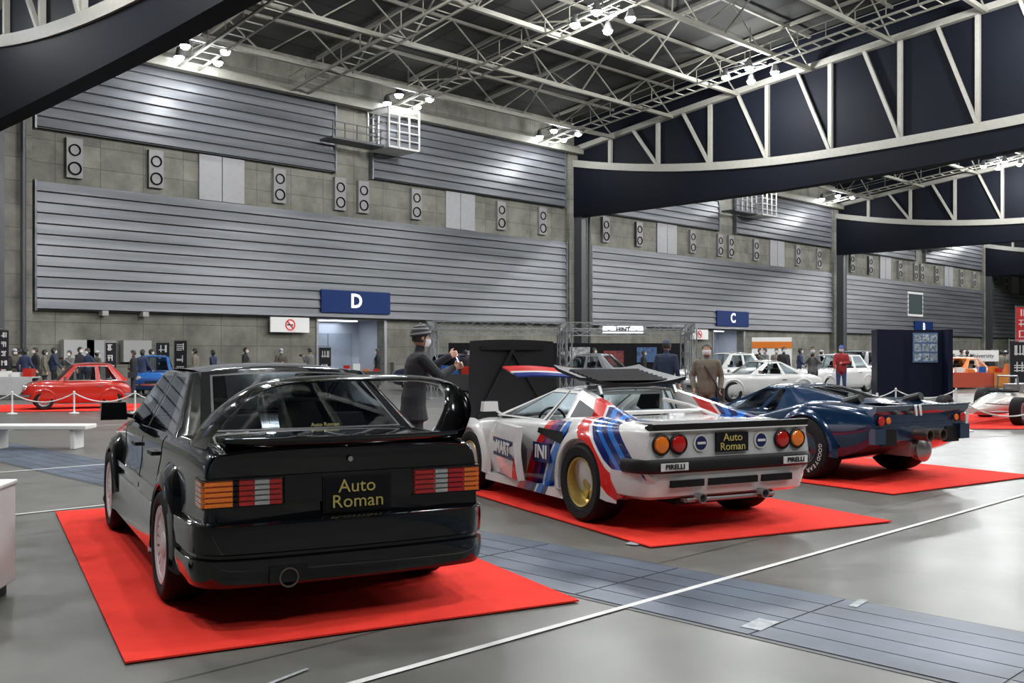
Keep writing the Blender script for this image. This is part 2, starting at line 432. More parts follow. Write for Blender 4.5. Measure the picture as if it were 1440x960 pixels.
    for x in (0, 2.665):
        for sg in (1, -1): wheel(E, x, sg*.752, .318, .235, .232, 'multi', rim, 'wheel_%s_%s' % ('rear' if x == 0 else 'front', 'left' if sg > 0 else 'right'))
    return E

# ------------------------------------------------------------------ white racing coupe
def livery_mat():
    m, nt, p = new_mat('white_stripe_livery')
    N = nt.nodes; L = nt.links
    tc = N.new('ShaderNodeTexCoord'); sp = N.new('ShaderNodeSeparateXYZ'); L.new(tc.outputs['Object'], sp.inputs[0])
    def mth(op, a, b_=None):
        n = N.new('ShaderNodeMath'); n.operation = op
        for i, v in enumerate((a, b_)):
            if v is None: continue
            if isinstance(v, (int, float)): n.inputs[i].default_value = v
            else: L.new(v, n.inputs[i])
        return n.outputs[0]
    x, y, z = sp.outputs; ay = mth('ABSOLUTE', y)
    white = (.70, .70, .68, 1); red = (.66, .02, .015, 1); db = (.008, .015, .12, 1); lb = (.02, .18, .62, 1); pu = (.16, .02, .14, 1)
    def ramp(f, els):
        r = N.new('ShaderNodeValToRGB'); r.color_ramp.interpolation = 'CONSTANT'; cr = r.color_ramp
        cr.elements[0].position = els[0][0]; cr.elements[0].color = els[0][1]; cr.elements[1].position = els[1][0]; cr.elements[1].color = els[1][1]
        for ps, c in els[2:]:
            e = cr.elements.new(ps); e.color = c
        L.new(f, r.inputs[0]); return r.outputs[0]
    v1 = mth('SUBTRACT', x, z); f1 = mth('DIVIDE', mth('ADD', v1, 1.36), .80)
    c1 = ramp(f1, [(0, white), (.06, db), (.17, lb), (.26, db), (.36, lb), (.44, db), (.52, white), (.57, red), (.80, white)])
    v2 = mth('ADD', x, mth('MULTIPLY', z, .75)); f2 = mth('DIVIDE', mth('SUBTRACT', v2, .78), .62)
    c2 = ramp(f2, [(0, white), (.05, db), (.2, lb), (.35, white), (.4, db), (.55, pu), (.75, red), (.95, white)])
    def mix(fac, a, b_):
        n = N.new('ShaderNodeMix'); n.data_type = 'RGBA'
        L.new(fac, n.inputs[0])
        for i, v in ((6, a), (7, b_)):
            if isinstance(v, tuple): n.inputs[i].default_value = v
            else: L.new(v, n.inputs[i])
        return n.outputs[2]
    side = mth('GREATER_THAN', ay, .42); notrear = mth('GREATER_THAN', x, -.835)
    m1 = mth('MULTIPLY', side, notrear)
    m2 = mth('MULTIPLY', mth('MULTIPLY', side, mth('GREATER_THAN', x, .3)), mth('LESS_THAN', z, .83))
    v3 = mth('ADD', z, mth('MULTIPLY', x, -.10)); f3 = mth('DIVIDE', mth('SUBTRACT', v3, .34), .2)
    c3 = ramp(f3, [(0, white), (.1, lb), (.3, db), (.5, red), (.8, white)])
    m3 = mth('MULTIPLY', side, mth('GREATER_THAN', x, 2.5))
    col = mix(m2, mix(m1, white, c1), c2); col = mix(m3, col, c3)
    L.new(col, p.inputs['Base Color']); p.inputs['Roughness'].default_value = .22; p.inputs['Coat Weight'].default_value = .8
    p.inputs['Coat Roughness'].default_value = .04
    return m
def build_white_racer():
    E = empty('white_racing_coupe', W(1.40, 8.92, .017), heading(-.454, .891))
    paint = livery_mat()
    wpaint = mat('white_bodywork', (.70, .70, .68), .22, coat=.8)
    def S(x, zb, wl, wm, zm, ws, zs, we, zt, zc):
        return (x, [(0, zb), (wl*.85, zb), (wl, zb+.05), (wm, zm-.12), (wm+.004, zm), (ws, zs), (we, zt), (we*.55, (zt+zc)/2), (0, zc)])
    st = [S(-.86, .42, .78, .82, .62, .80, .75, .76, .825, .835), S(-.84, .38, .80, .84, .62, .82, .76, .77, .838, .845), S(-.6, .28, .82, .87, .60, .85, .78, .77, .855, .855),
          S(-.15, .18, .82, .90, .60, .88, .80, .74, .885, .86), S(.3, .16, .80, .87, .60, .85, .78, .74, .875, .86), S(.8, .15, .80, .85, .58, .83, .72, .76, .81, .81),
          S(1.4, .15, .80, .85, .56, .83, .70, .76, .79, .79), S(1.95, .15, .80, .86, .55, .84, .68, .74, .765, .76), S(2.34, .16, .80, .87, .54, .85, .66, .70, .745, .70),
          S(2.8, .18, .78, .84, .50, .82, .58, .68, .655, .63), S(3.15, .2, .72, .79, .42, .76, .50, .62, .56, .555), S(3.28, .25, .66, .72, .38, .70, .44, .58, .49, .49)]
    bd = body_loft(st).obj('body', [paint, M_dark], E, smooth=30)
    pr = Proj(bd)
    xs = [.97+.93*i/14 for i in range(15)]; zs = [.24+.50*j/9 for j in range(10)]
    grid = [[(x, pr.side(x, z) or .78, z) for x in xs] for z in zs]
    cav = B(); cav.bb((.62, -.70, .26), (1.86, .70, 1.2), 1)
    eng = B(); eng.bb((-.42, -.56, .35), (.5, .56, 1.2), 1)
    dc = B(); dc.bb((.97, .6, .24), (1.90, 1.2, .745), 1)
    fr = B(); fr.bb((2.25, -.52, .45), (3.02, .52, 1.2), 1)
    boolean_cut(bd, [cyl_cut(0, .34, .375, .5, 1.2), cyl_cut(0, .34, .375, -.5, -1.2), cyl_cut(2.34, .31, .34, .5, 1.2), cyl_cut(2.34, .31, .34, -.5, -1.2), cav, eng, dc, fr])
    hx, hy = 1.9, .845; R = Matrix.Rotation(math.radians(-12), 3, 'Z')
    b = B(); outer = []; inner = []
    HV = Vector((hx, hy, 0))
    for row in grid:
        outer.append([HV+R @ (Vector((x, y, z))-HV) for x, y, z in row])
        inner.append([HV+R @ (Vector((x, y-.07, z))-HV) for x, y, z in row])
    b.grid(outer, 0); b.grid(inner, 1)
    per = lambda g: g[0]+[r[-1] for r in g[1:]]+g[-1][-2::-1]+[r[0] for r in g[-2:0:-1]]
    b.grid([per(outer), per(inner)], 2, True)
    b.obj('door_left', [paint, M_dark, wpaint], E)
    def dpt(x, z, off=.004):
        y = pr.side(x, z)+off; return HV+R @ (Vector((x, y, z))-HV)
    navy = mat('navy_patch', (.01, .015, .09), .35)
    b = B()
    b.add([dpt(1.75, .42), dpt(1.02, .42), dpt(1.02, .60), dpt(1.75, .60)], [(0, 1, 2, 3)], 0)
    b.bb((.62, .862, .43), (.94, .872, .61), 0)
    b.obj('door_lettering_patches', [navy], E)
    c = dpt(1.36, .51, .008); rdir = R @ Vector((-1, 0, 0))
    text('MART', .17, frame(c, rdir, (0, 0, 1)), M_white, E, 'door_lettering', bold=.004, sx=1.15)
    text('INI', .17, frame((.78, .876, .52), (-1, 0, 0), (0, 0, 1)), M_white, E, 'side_lettering', bold=.004, sx=1.1)
    greenhouse(E, dict(rb=(.50, .56, .86), rt=(.58, .50, 1.095), xft=1.12, fb=(1.98, .66, .755), side=(.50, 1.93, .755, .80), top=(.60, 1.10, .535),
               win=[(.56, .88, .66, .80), (.93, 1.88, .83, 1.08)], pil=2, fr=0, rc=0, rtc=0, fc=.14, ftc=.08, crown=.02), [paint, M_glass, M_black])
    b = B()
    for sg in (1, -1):
        flare(b, 0, .34, .36, .50, .865, .945, sg, -15, 195)
        flare(b, 2.34, .31, .335, .44, .845, .905, sg, -15, 195)
        patch(b, (-.50, sg*.735, .865), (.52, sg*.765, .82), (-.46, sg*.66, .872), (.60, sg*.535, 1.09), na=10, nb=5)
        patch(b, (-.46, sg*.66, .872), (.60, sg*.535, 1.09), (-.46, sg*.60, .865), (.58, sg*.46, 1.09), na=10, nb=1)
        patch(b, (-.46, sg*.60, .865), (.58, sg*.46, 1.09), (-.46, sg*.58, .84), (.55, sg*.50, .86), na=10, nb=2)
        b.bb((.38, sg*.80, .14), (1.98, sg*.87, .22), 0)
    b.obj('arches_and_buttresses', [paint], E, smooth=40)
    b = B()
    for sg in (1, -1):
        b.add([(.88, sg*.858, .70), (.35, sg*.885, .62), (.35, sg*.885, .74), (.88, sg*.845, .745)], [(0, 1, 2, 3)], 3)
        b.add([(.08, sg*.755, .885), (.45, sg*.758, .86), (.50, sg*.622, 1.02), (.12, sg*.700, .935)], [(0, 1, 2, 3)], 3)
    b.bb((-.80, -.68, .848), (-.44, .68, .866), 3)
    rows = []
    for k in range(13):
        y = -.80+1.6*k/12
        rows.append([(-.78, y, .85), (-.88, y, .883), (-.905, y, .878), (-.893, y, .83), (-.84, y, .82)])
    b.grid(rows, 3, True, True, True)
    b.bb((-.896, -.80, .818), (-.86, .80, .828), 6)
    for sg in (1, -1):
        for yy, mm in ((.70, 1), (.535, 0)):
            b.lathe([(.082, 0), (.085, .02), (.076, .026), (.074, .02)], (-.862, sg*yy, .715), 3, 28, -1, 'x')
            b.lathe([(.074, .012), (.06, .03), (.03, .036), (0, .037)], (-.862, sg*yy, .715), mm, 28, -1, 'x')
        b.lathe([(.07, 0), (.07, .006), (0, .006)], (-.866, sg*.31, .715), 2, 28, -1, 'x')
        b.lathe([(.055, 0), (.055, .01), (0, .01)], (-.866, sg*.31, .715), 7, 28, -1, 'x')
        b.bb((-.881, sg*.31-.04, .705), (-.877, sg*.31+.04, .725), 2)
    b.bb((-.885, -.165, .635), (-.866, .165, .79), 4)
    sweep_plan(b, [(-.62, .89), (-.78, .87), (-.87, .80), (-.90, .6), (-.91, 0)], [(-.05, .60), (.015, .60), (.03, .57), (.03, .51), (.01, .49), (-.05, .485)], 3)
    sweep_plan(b, [(-.45, .90), (-.70, .88), (-.84, .80), (-.875, .6), (-.885, 0)], [(-.03, .49), (.005, .49), (.0, .40), (-.03, .30), (-.10, .27)], 6)
    for k, (y0, y1) in enumerate([(-.62, -.30), (-.25, .25), (.30, .62)]): b.bb((-.905, y0, .375), (-.86, y1, .43), 3)
    for y in (-.30, .34): b.lathe([(.036, -.3), (.04, .06), (.033, .06), (.03, -.2)], (-.88, y, .28), 5, 20, -1, 'x')
    b.bb((-.80, -.5, .22), (-.3, .5, .36), 4)
    for y in (-.45, .45): b.bar((-.86, y, .26), (-.2, y, .24), .018, 5, 8)
    b.bar((-.86, -.45, .26), (-.86, .45, .26), .018, 5, 8)
    b.obj('lamps_and_trim', [M_red_l, M_amb_l, M_white, M_black, M_dark, M_steel, wpaint, navy], E)
    text('Auto', .088, frame((-.890, 0, .750), (0, -1, 0), (0, 0, 1)), M_gold, E, 'plate_lettering_top', sx=1.1)
    text('Roman', .088, frame((-.890, 0, .676), (0, -1, 0), (0, 0, 1)), M_gold, E, 'plate_lettering_bottom', sx=1.05)
    b = B()
    for y in (.62, -.62): b.bb((-.948, y-.13, .515), (-.938, y+.13, .575), 0)
    b.obj('bumper_stickers', [M_white], E)
    for y in (.62, -.62): text('PIRELLI', .055, frame((-.952, y, .545), (0, -1, 0), (0, 0, 1)), M_black, E, 'bumper_sticker_text', sx=1.1, bold=.001)
    text('PIRELLI', .06, frame((.62, .80, .765), (-1, 0, 0), (0, 0, 1)), M_black, E, 'side_sticker_text')
    b = B()
    b.box((.05, 0, .55), (.7, .75, .3), 1); b.box((.05, 0, .74), (.5, .32, .1), 3)
    for k in range(4):
        for sg in (1, -1): b.bar((-.12+k*.13, sg*.12, .78), (-.12+k*.13, sg*.28, .68), .03, 2, 10)
    b.pipe([(-.35, .45, .82), (.3, .45, .95), (.5, .3, 1.0)], .02, 3); b.pipe([(-.35, -.45, .82), (.3, -.45, .95), (.5, -.3, 1.0)], .02, 3)
    b.pipe([(-.35, .45, .82), (-.38, 0, .84), (-.35, -.45, .82)], .02, 3); b.pipe([(.1, .45, .91), (.1, -.45, .91)], .018, 3)
    b.ball((.28, -.3, .84), (.1, .12, .08), 2); b.box((-.25, .2, .8), (.2, .3, .1), 2)
    b.obj('engine', [M_black, M_dark, M_steel, wpaint], E)
    b = B()
    R2 = Matrix.Rotation(math.radians(-10), 3, 'Y')
    def tr(p): return Vector((.50, 0, 1.13))+R2 @ Vector(p)
    rows = []
    for i in range(7):
        x = .72*i/6; rows.append([tr((x, y, .05*(y/.5)**2+(.02 if i in (0, 6) else 0))) for y in [(-.56+1.12*k/10)*(1-.10*i/6) for k in range(11)]])
    b.grid(rows, 0)
    b.grid([[p-Vector((0, 0, .03)) for p in r] for r in rows], 0)
    for sg in (0, -1): b.grid([[r[sg] for r in rows], [r[sg]-Vector((0, 0, .03)) for r in rows]], 0)
    for e in (0, -1): b.grid([rows[e], [p-Vector((0, 0, .03)) for p in rows[e]]], 0)
    for k in range(7): b.box(tr((.1+k*.08, 0, .03)), (.05, .8, .02), 0, Matrix.Rotation(.5, 3, 'Y'))
    for sg in (1, -1): b.bar((.46, sg*.42, 1.06), tr((.0, sg*.42, .0)), .02, 1)
    b.obj('engine_lid', [M_black, M_steel], E)
    b = B(); cs = []
    for i in range(9):
        t = i/8; w = .26*(1-t*.5)
        c = Vector((1.30+.62*t, -.10+.72*t, 1.15+.07*t+.04*math.sin(t*3)))
        cs.append([c+Vector((-w*.7*(1-2*j/6), -w*.35*(1-2*j/6), .10*(j-1.5)/6)) for j in range(7)])
    for j, mm in enumerate((1, 1, 2, 0, 0, 0)):
        b.grid([[r[j], r[j+1]] for r in cs], mm); b.grid([[r[j]-Vector((0, 0, .012)), r[j+1]-Vector((0, 0, .012))] for r in cs], mm)
    b.bar((1.36, 0, 1.06), (1.40, .0, 1.17), .02, 3)
    b.obj('roof_deflector', [mat('red_fin', (.60, .03, .03), .3, coat=.5), mat('blue_fin', (.015, .03, .2), .3, coat=.5), wpaint, M_black], E, merge=False)
    b = B()
    hz = .58; Lh = 1.0
    R3 = Matrix.Rotation(math.radians(4), 3, 'Y')
    def tl(y, t):
        return Vector((3.02, 0, hz))+R3 @ Vector((0, y*(1-.10*t), t*Lh))
    rows = [[tl(-.60+1.2*k/12, j/8)+Vector((.05*(1-(abs(-.6+1.2*k/12)/.6)**2), 0, 0.02*(1-(abs(-.6+1.2*k/12)/.6)**2)*(j/8))) for k in range(13)] for j in range(9)]
    b.grid(rows, 1); rows2 = [[p-Vector((.03, 0, 0)) for p in r] for r in rows]; b.grid(rows2, 0)
    for e in (0, -1): b.grid([rows[e], rows2[e]], 0); b.grid([[r[e] for r in rows], [r[e] for r in rows2]], 0)
    for p, q in (((-.5, .08), (.0, .9)), ((.5, .08), (.0, .9)), ((-.5, .08), (.5, .08)), ((-.45, .92), (.45, .92))):
        b.bar(tl(*p)-Vector((.0, 0, 0)), tl(*q)-Vector((.0, 0, 0)), .028, 0)
    b.obj('front_lid', [M_black, paint], E)
    b = B(); b.box((2.6, 0, .55), (.5, .8, .14), 0); b.ball((2.75, .2, .62), (.16, .16, .1), 1); b.obj('front_bay_contents', [M_dark, M_steel], E)
    b = B(); seat(b, .92, .34, .18, 0, .42, .4); seat(b, .92, -.34, .18, 0, .42, .4)
    b.box((1.78, 0, .68), (.22, 1.25, .14)); b.lathe([(.165, -.012), (.18, 0), (.165, .012), (.15, 0)], (1.52, .34, .72), 0, 24, 1, 'x')
    b.obj('cabin', [M_dark], E, bevel=.02)
    b = B()
    for y in (.42, -.42): b.bar((.68, y, .3), (.70, y, 1.06), .02, 0, 8)
    b.bar((.70, -.42, 1.06), (.70, .42, 1.06), .02, 0, 8); b.bar((.68, -.42, .4), (.70, .42, 1.06), .02, 0, 8)
    b.obj('roll_cage', [wpaint], E)
    b = B()
    for sg in (1, -1): b.box((1.78, sg*.92, .90), (.08, .17, .10), 0, None, (.8, .9)); b.bar((1.8, sg*.78, .82), (1.78, sg*.88, .88), .015, 0)
    for sg in (1, -1): b.bb((3.20, sg*.45, .36), (3.30, sg*.62, .44), 1)
    b.bb((3.22, -.4, .27), (3.31, .4, .36), 1)
    b.obj('mirrors_and_nose_trim', [wpaint, M_black], E)
    gold = mat('gold_alloy', (.50, .37, .11), .35, .6, noise=.05)
    for sg in (1, -1):
        wheel(E, 0, sg*.79, .335, .30, .215, 'five', gold, 'wheel_rear_%s' % ('left' if sg > 0 else 'right'))
        wheel(E, 2.34, sg*.78, .305, .24, .205, 'five', gold, 'wheel_front_%s' % ('left' if sg > 0 else 'right'))
    return E

# ------------------------------------------------------------------ blue endurance racer
def build_blue_racer():
    E = empty('blue_endurance_race_car', W(4.12, 11.93, .017), heading(-.545, .839))
    paint = mat('dark_blue_paint', (.003, .026, .075), .18, .2, coat=1., noise=.05)
    def S(x, zb, wl, wm, zm, ws, zs, yc, zt, zc):
        return (x, [(0, zb), (wl*.85, zb), (wl, zb+.06), (wm, zm), (ws, zs-.07), (ws-.06, zs), (yc, zt), (yc*.5, (zt*.3+zc*.7)), (0, zc)])
    st = [S(-.88, .50, .80, .84, .66, .82, .78, .60, .81, .80), S(-.84, .44, .82, .87, .62, .85, .80, .60, .83, .81), S(-.55, .30, .84, .91, .56, .89, .84, .62, .87, .82), S(0, .18, .84, .93, .52, .90, .86, .60, .89, .82),
          S(.45, .14, .82, .88, .50, .86, .77, .56, .82, .80), S(.9, .13, .82, .85, .46, .83, .68, .55, .70, .70), S(1.6, .13, .82, .85, .45, .83, .66, .55, .67, .66), S(2.0, .14, .82, .88, .46, .86, .70, .60, .72, .62),
          S(2.41, .15, .82, .89, .46, .87, .73, .60, .76, .58), S(2.85, .17, .78, .84, .42, .81, .62, .56, .64, .50), S(3.15, .2, .66, .74, .38, .70, .48, .45, .49, .42), S(3.28, .26, .5, .58, .34, .55, .40, .35, .41, .37)]
    bd = body_loft(st).obj('body', [paint, M_dark], E, smooth=40)
    pr = Proj(bd)
    cav = B(); cav.bb((.75, -.62, .25), (1.62, .62, 1.2), 1)
    tail = B(); tail.bb((-1.0, -.68, .2), (-.3, .68, .68), 1)
    boolean_cut(bd, [cyl_cut(0, .35, .39, .5, 1.2), cyl_cut(0, .35, .39, -.5, -1.2), cyl_cut(2.41, .32, .355, .5, 1.2), cyl_cut(2.41, .32, .355, -.5, -1.2), cav, tail])
    greenhouse(E, dict(rb=(-.30, .40, .86), rt=(.55, .42, 1.03), xft=.98, fb=(1.72, .58, .68), side=(.10, 1.62, .72, .72), top=(.60, .96, .47),
               win=[(.62, .84, .64, .72), (.88, 1.58, .74, .95)], rc=.08, rtc=.02, fc=.22, ftc=.12, crown=.015, rm=(.15, .15, .2, .1)), [paint, M_dglass, M_black])
    b = B()
    for sg in (1, -1):
        flare(b, 0, .35, .375, .46, .89, .955, sg, -10, 190); flare(b, 2.41, .32, .34, .42, .86, .90, sg, -10, 190)
        b.bb((.40, sg*.78, .12), (1.98, sg*.86, .2), 0)
    rows = []
    for k in range(13):
        y = -.84+1.68*k/12; rows.append([(-.78, y, .80), (-.91, y, .865), (-.93, y, .86), (-.915, y, .80), (-.86, y, .74)])
    b.grid(rows, 0, True, True, True)
    b.obj('arches_and_spoiler', [paint], E, smooth=40)
    b = B()
    for k in range(3): b.bb((-.88, -.66, .60+k*.03), (-.87, .66, .605+k*.03), 3)
    b.bb((-.89, -.70, .42), (-.84, -.45, .60), 3); b.bb((-.89, .45, .42), (-.84, .70, .60), 3)
    b.box((-.55, 0, .42), (.6, .3, .28), 2); b.lathe([(.12, 0), (.14, .1), (.05, .16), (0, .16)], (-.82, 0, .36), 2, 20, -1, 'x')
    for sg in (1, -1):
        for j in range(4): b.pipe([(-.1, sg*(.30+j*.05), .60), (-.5, sg*(.16+j*.03), .60), (-.85, sg*.12, .53)], .022, 4, 8)
        b.lathe([(.05, -.25), (.065, .2), (.055, .2), (.045, -.2)], (-.88, sg*.12, .53), 4, 16, -1, 'x')
        b.bar((-.55, sg*.15, .36), (0, sg*.72, .35), .018, 2, 8); b.bar((-.7, sg*.15, .5), (0, sg*.72, .45), .018, 2, 8)
        b.lathe([(.05, 0), (.055, .012), (.045, .02), (0, .022)], (-.90, sg*.74, .70), 0, 20, -1, 'x')
        b.lathe([(.035, 0), (.04, .012), (.03, .02), (0, .022)], (-.90, sg*.62, .70), 1, 20, -1, 'x')
        b.bb((-.92, sg*.68, .45), (-.84, sg*.86, .62), 5)
        b.bb((2.95, sg*.5, .44), (3.1, sg*.66, .52), 6)
        b.add([(.50, sg*.862, .44), (.95, sg*.856, .40), (.95, sg*.856, .56), (.50, sg*.868, .66)], [(0, 1, 2, 3)], 3)
        b.bar((-.3, sg*.55, .86), (-.5, sg*.55, .93), .07, 3, 10, r2=.05)
        b.box((1.55, sg*.84, .82), (.07, .14, .09), 5)
    seam(b, pr, [(.50, .25), (.52, .78)], 1, .004, 3); seam(b, pr, [(1.70, .2), (1.68, .66)], 1, .004, 3)
    seam(b, pr, [(.55, .3), (.95, .28), (1.6, .3)], 1, .004, 3)
    b.obj('running_gear_and_lamps', [M_red_l, M_amb_l, M_steel, M_black, M_exh, paint, M_clr_l], E)
    text('11', .26, frame((-.65, .14, .866), (0, -1, 0), (1, 0, .0)), M_white, E, 'deck_number', bold=.01)
    text('11', .16, frame((-.94, .14, .80), (0, -1, 0), (0.1, 0, 1)), M_white, E, 'tail_number', bold=.008, ext=.006)
    b = B(); seat(b, .95, .3, .15, 0, .4, .5); seat(b, .95, -.3, .15, 0, .4, .5); b.obj('cabin', [M_dark], E, bevel=.02)
    rim = mat('dark_alloy', (.10, .10, .11), .4, .7)
    for sg in (1, -1):
        wheel(E, 0, sg*.80, .36, .32, .20, 'gt', rim, 'wheel_rear_%s' % ('left' if sg > 0 else 'right'))
        wheel(E, 2.41, sg*.78, .325, .25, .20, 'gt', rim, 'wheel_front_%s' % ('left' if sg > 0 else 'right'))
    for mid, wd in ((150, 'GOODYEAR'), (-30, 'GOODYEAR')):
        n = len(wd)
        for i, chx in enumerate(wd):
            th = math.radians(mid+(n/2-i-.5)*11)
            c = Vector((-.27*math.cos(th), .963, .36+.27*math.sin(th)))
            text(chx, .065, frame(c, (-math.sin(th), 0, -math.cos(th)), (-math.cos(th), 0, math.sin(th))), M_white, E, 'tyre_letter', ext=.001)
    return E

# ------------------------------------------------------------------ generic classic cars in the background
def classic(name, loc, rz, paint, L=4.0, wdt=1.6, ht=1.3, hood=.85, deck=.85, wb=2.3, ro=.75, cab=(.1, .65, 1.35, 1.95), r=.29, four=False, belt=None):
    E = empty(name, loc, rz); w = wdt/2; fo = L-ro-wb; belt = belt or min(hood, deck)+.02
    def S(x, zb, ww, zt, cr=.03):
        return (x, [(0, zb), (ww*.8, zb), (ww*.95, zb+.06), (ww, zb+.22), (ww*.99, zt-.22), (ww*.95, zt-.08), (ww*.84, zt-.01), (ww*.45, zt+cr*.8), (0, zt+cr)])
    n = wb+fo
    st = [S(-ro, .36, w*.72, deck*.80), S(-ro+.06, .30, w*.84, deck*.88), S(-ro*.5, .24, w*.95, deck), S(0, .2, w, deck+.02), S(max(cab[0]+.3, .15), .17, w, belt+.03), S(wb*.5, .17, w, belt), S(cab[3]-.1, .17, w, belt),
          S(wb, .19, w*.98, hood), S(wb+fo*.6, .22, w*.93, hood*.93), S(n-.08, .28, w*.82, hood*.82), S(n, .34, w*.7, hood*.74)]
    bd = body_loft(st, 4, 3).obj('body', [paint, M_dark], E, smooth=40)
    cav = B(); cav.bb((cab[0]+.15, -w*.82, .35), (cab[3]-.15, w*.82, 1.1), 1)
    boolean_cut(bd, [cyl_cut(0, r, r+.04, w*.6, w*1.3, 24), cyl_cut(0, r, r+.04, -w*.6, -w*1.3, 24), cyl_cut(wb, r, r+.04, w*.6, w*1.3, 24), cyl_cut(wb, r, r+.04, -w*.6, -w*1.3, 24), cav])
    a, b_, c, d = cab
    m = (a+d)/2; mt = (b_+c)/2
    greenhouse(E, dict(rb=(a, w*.74, deck+.02), rt=(b_, w*.62, ht), xft=c, fb=(d, w*.78, belt), side=(a+.16, d-.12, w*.90, belt-.01), top=(b_+.06, c-.04, w*.68),
               win=[(a+.28, m, b_+.12, mt), (m+.05, d-.16, mt+.04, c-.05)] if four else [(a+.26, m-.15, b_+.10, mt-.12), (m-.10, d-.16, mt-.08, c-.05)], crown=.04), [paint, M_glass, M_chrome])
    b = B()
    for sg in (1, -1):
        b.lathe([(.085, 0), (.09, .02), (.07, .05), (0, .06)], (n-.07, sg*w*.62, hood*.74), 2, 16, 1, 'x'); b.lathe([(.10, -.05), (.10, .02), (.085, .03)], (n-.07, sg*w*.62, hood*.74), 1, 16, 1, 'x')
        b.lathe([(.05, 0), (.05, .02), (0, .035)], (-ro+.0, sg*w*.56, deck*.68), 0, 12, -1, 'x')
        flare(b, 0, r, r+.035, r+.10, w*.985, w*1.02, sg, 0, 180, 4, 16); flare(b, wb, r, r+.035, r+.10, w*.965, w*1.01, sg, 0, 180, 4, 16)
        b.box((d-.15, sg*(w+.08), belt+.08), (.06, .13, .09), 1)
        b.bb((mt-.25, sg*w*.99, belt-.16), (mt-.10, sg*(w*.99+.03), belt-.14), 1)
    sweep_plan(b, [(-ro+.18, w*.93), (-ro+.02, w*.8), (-ro-.05, w*.4), (-ro-.06, 0)], [(0, .44), (.03, .43), (.03, .37), (0, .36), (-.03, .38)], 1)
    sweep_plan(b, [(n-.18, w*.92), (n-.0, w*.75), (n+.05, w*.4), (n+.06, 0)], [(0, .44), (.03, .43), (.03, .37), (0, .36), (-.03, .38)], 1)
    b.bb((n-.03, -w*.35, hood*.45), (n+.02, w*.35, hood*.62), 3)
    b.obj('lamps_and_bumpers', [M_red_l, M_chrome, M_clr_l, M_black, paint], E)
    b = B(); seat(b, m+.05, w*.42, .28, 0, .4); seat(b, m+.05, -w*.42, .28, 0, .4); b.obj('cabin', [M_dark], E)
    for x in (0, wb):
        for sg in (1, -1): wheel(E, x, sg*(w-.10), r, .17, r*.64, 'gt', M_steel, 'wheel_%d_%d' % (x > 0, sg > 0))
    return E
def build_formula(loc, rz):
    E = empty('vintage_single_seater_race_car', loc, rz)
    paint = mat('cream_race_paint', (.64, .62, .56), .25, coat=.6)
    b = B(); rows = []
    for x, w, h0, h1 in [(-.55, .16, .25, .55), (-.1, .24, .18, .62), (.4, .30, .15, .62), (.9, .34, .14, .60), (1.4, .34, .14, .62), (1.9, .28, .15, .55), (2.4, .20, .18, .42), (2.8, .10, .22, .34)]:
        zc = (h0+h1)/2; hh = (h1-h0)/2
        rows.append([(x, w*math.cos(2*math.pi*k/16), zc+hh*math.sin(2*math.pi*k/16)) for k in range(16)])
    b.grid(rows, 0, True, True, True)
    b.lathe([(.30, -.02), (.30, .02), (.2, .03)], (1.05, 0, .63), 1, 20, 1, 'z')
    b.box((.3, 0, .66), (.5, .36, .22), 2); b.pipe([(.8, -.22, .6), (.8, -.2, .95), (.8, .2, .95), (.8, .22, .6)], .02, 2)
    b.box((1.55, 0, .68), (.03, .4, .16), 3)
    for x in (0, 2.3):
        for sg in (1, -1):
            b.bar((x+.15, sg*.15, .42), (x, sg*.66, .40), .015, 2, 6); b.bar((x-.2, sg*.15, .25), (x, sg*.66, .25), .015, 2, 6); b.bar((x+.2, sg*.15, .25), (x, sg*.66, .25), .015, 2, 6)
    for sg in (1, -1): b.pipe([(.5, sg*.2, .6), (.2, sg*.38, .55), (-.8, sg*.36, .5)], .03, 2)
    b.obj('body', [paint, M_dark, M_steel, M_glass], E, smooth=50)
    for sg in (1, -1):
        wheel(E, 0, sg*.76, .33, .30, .18, 'five', M_steel, 'wheel_rear'); wheel(E, 2.3, sg*.74, .28, .22, .17, 'five', M_steel, 'wheel_front')
    return E

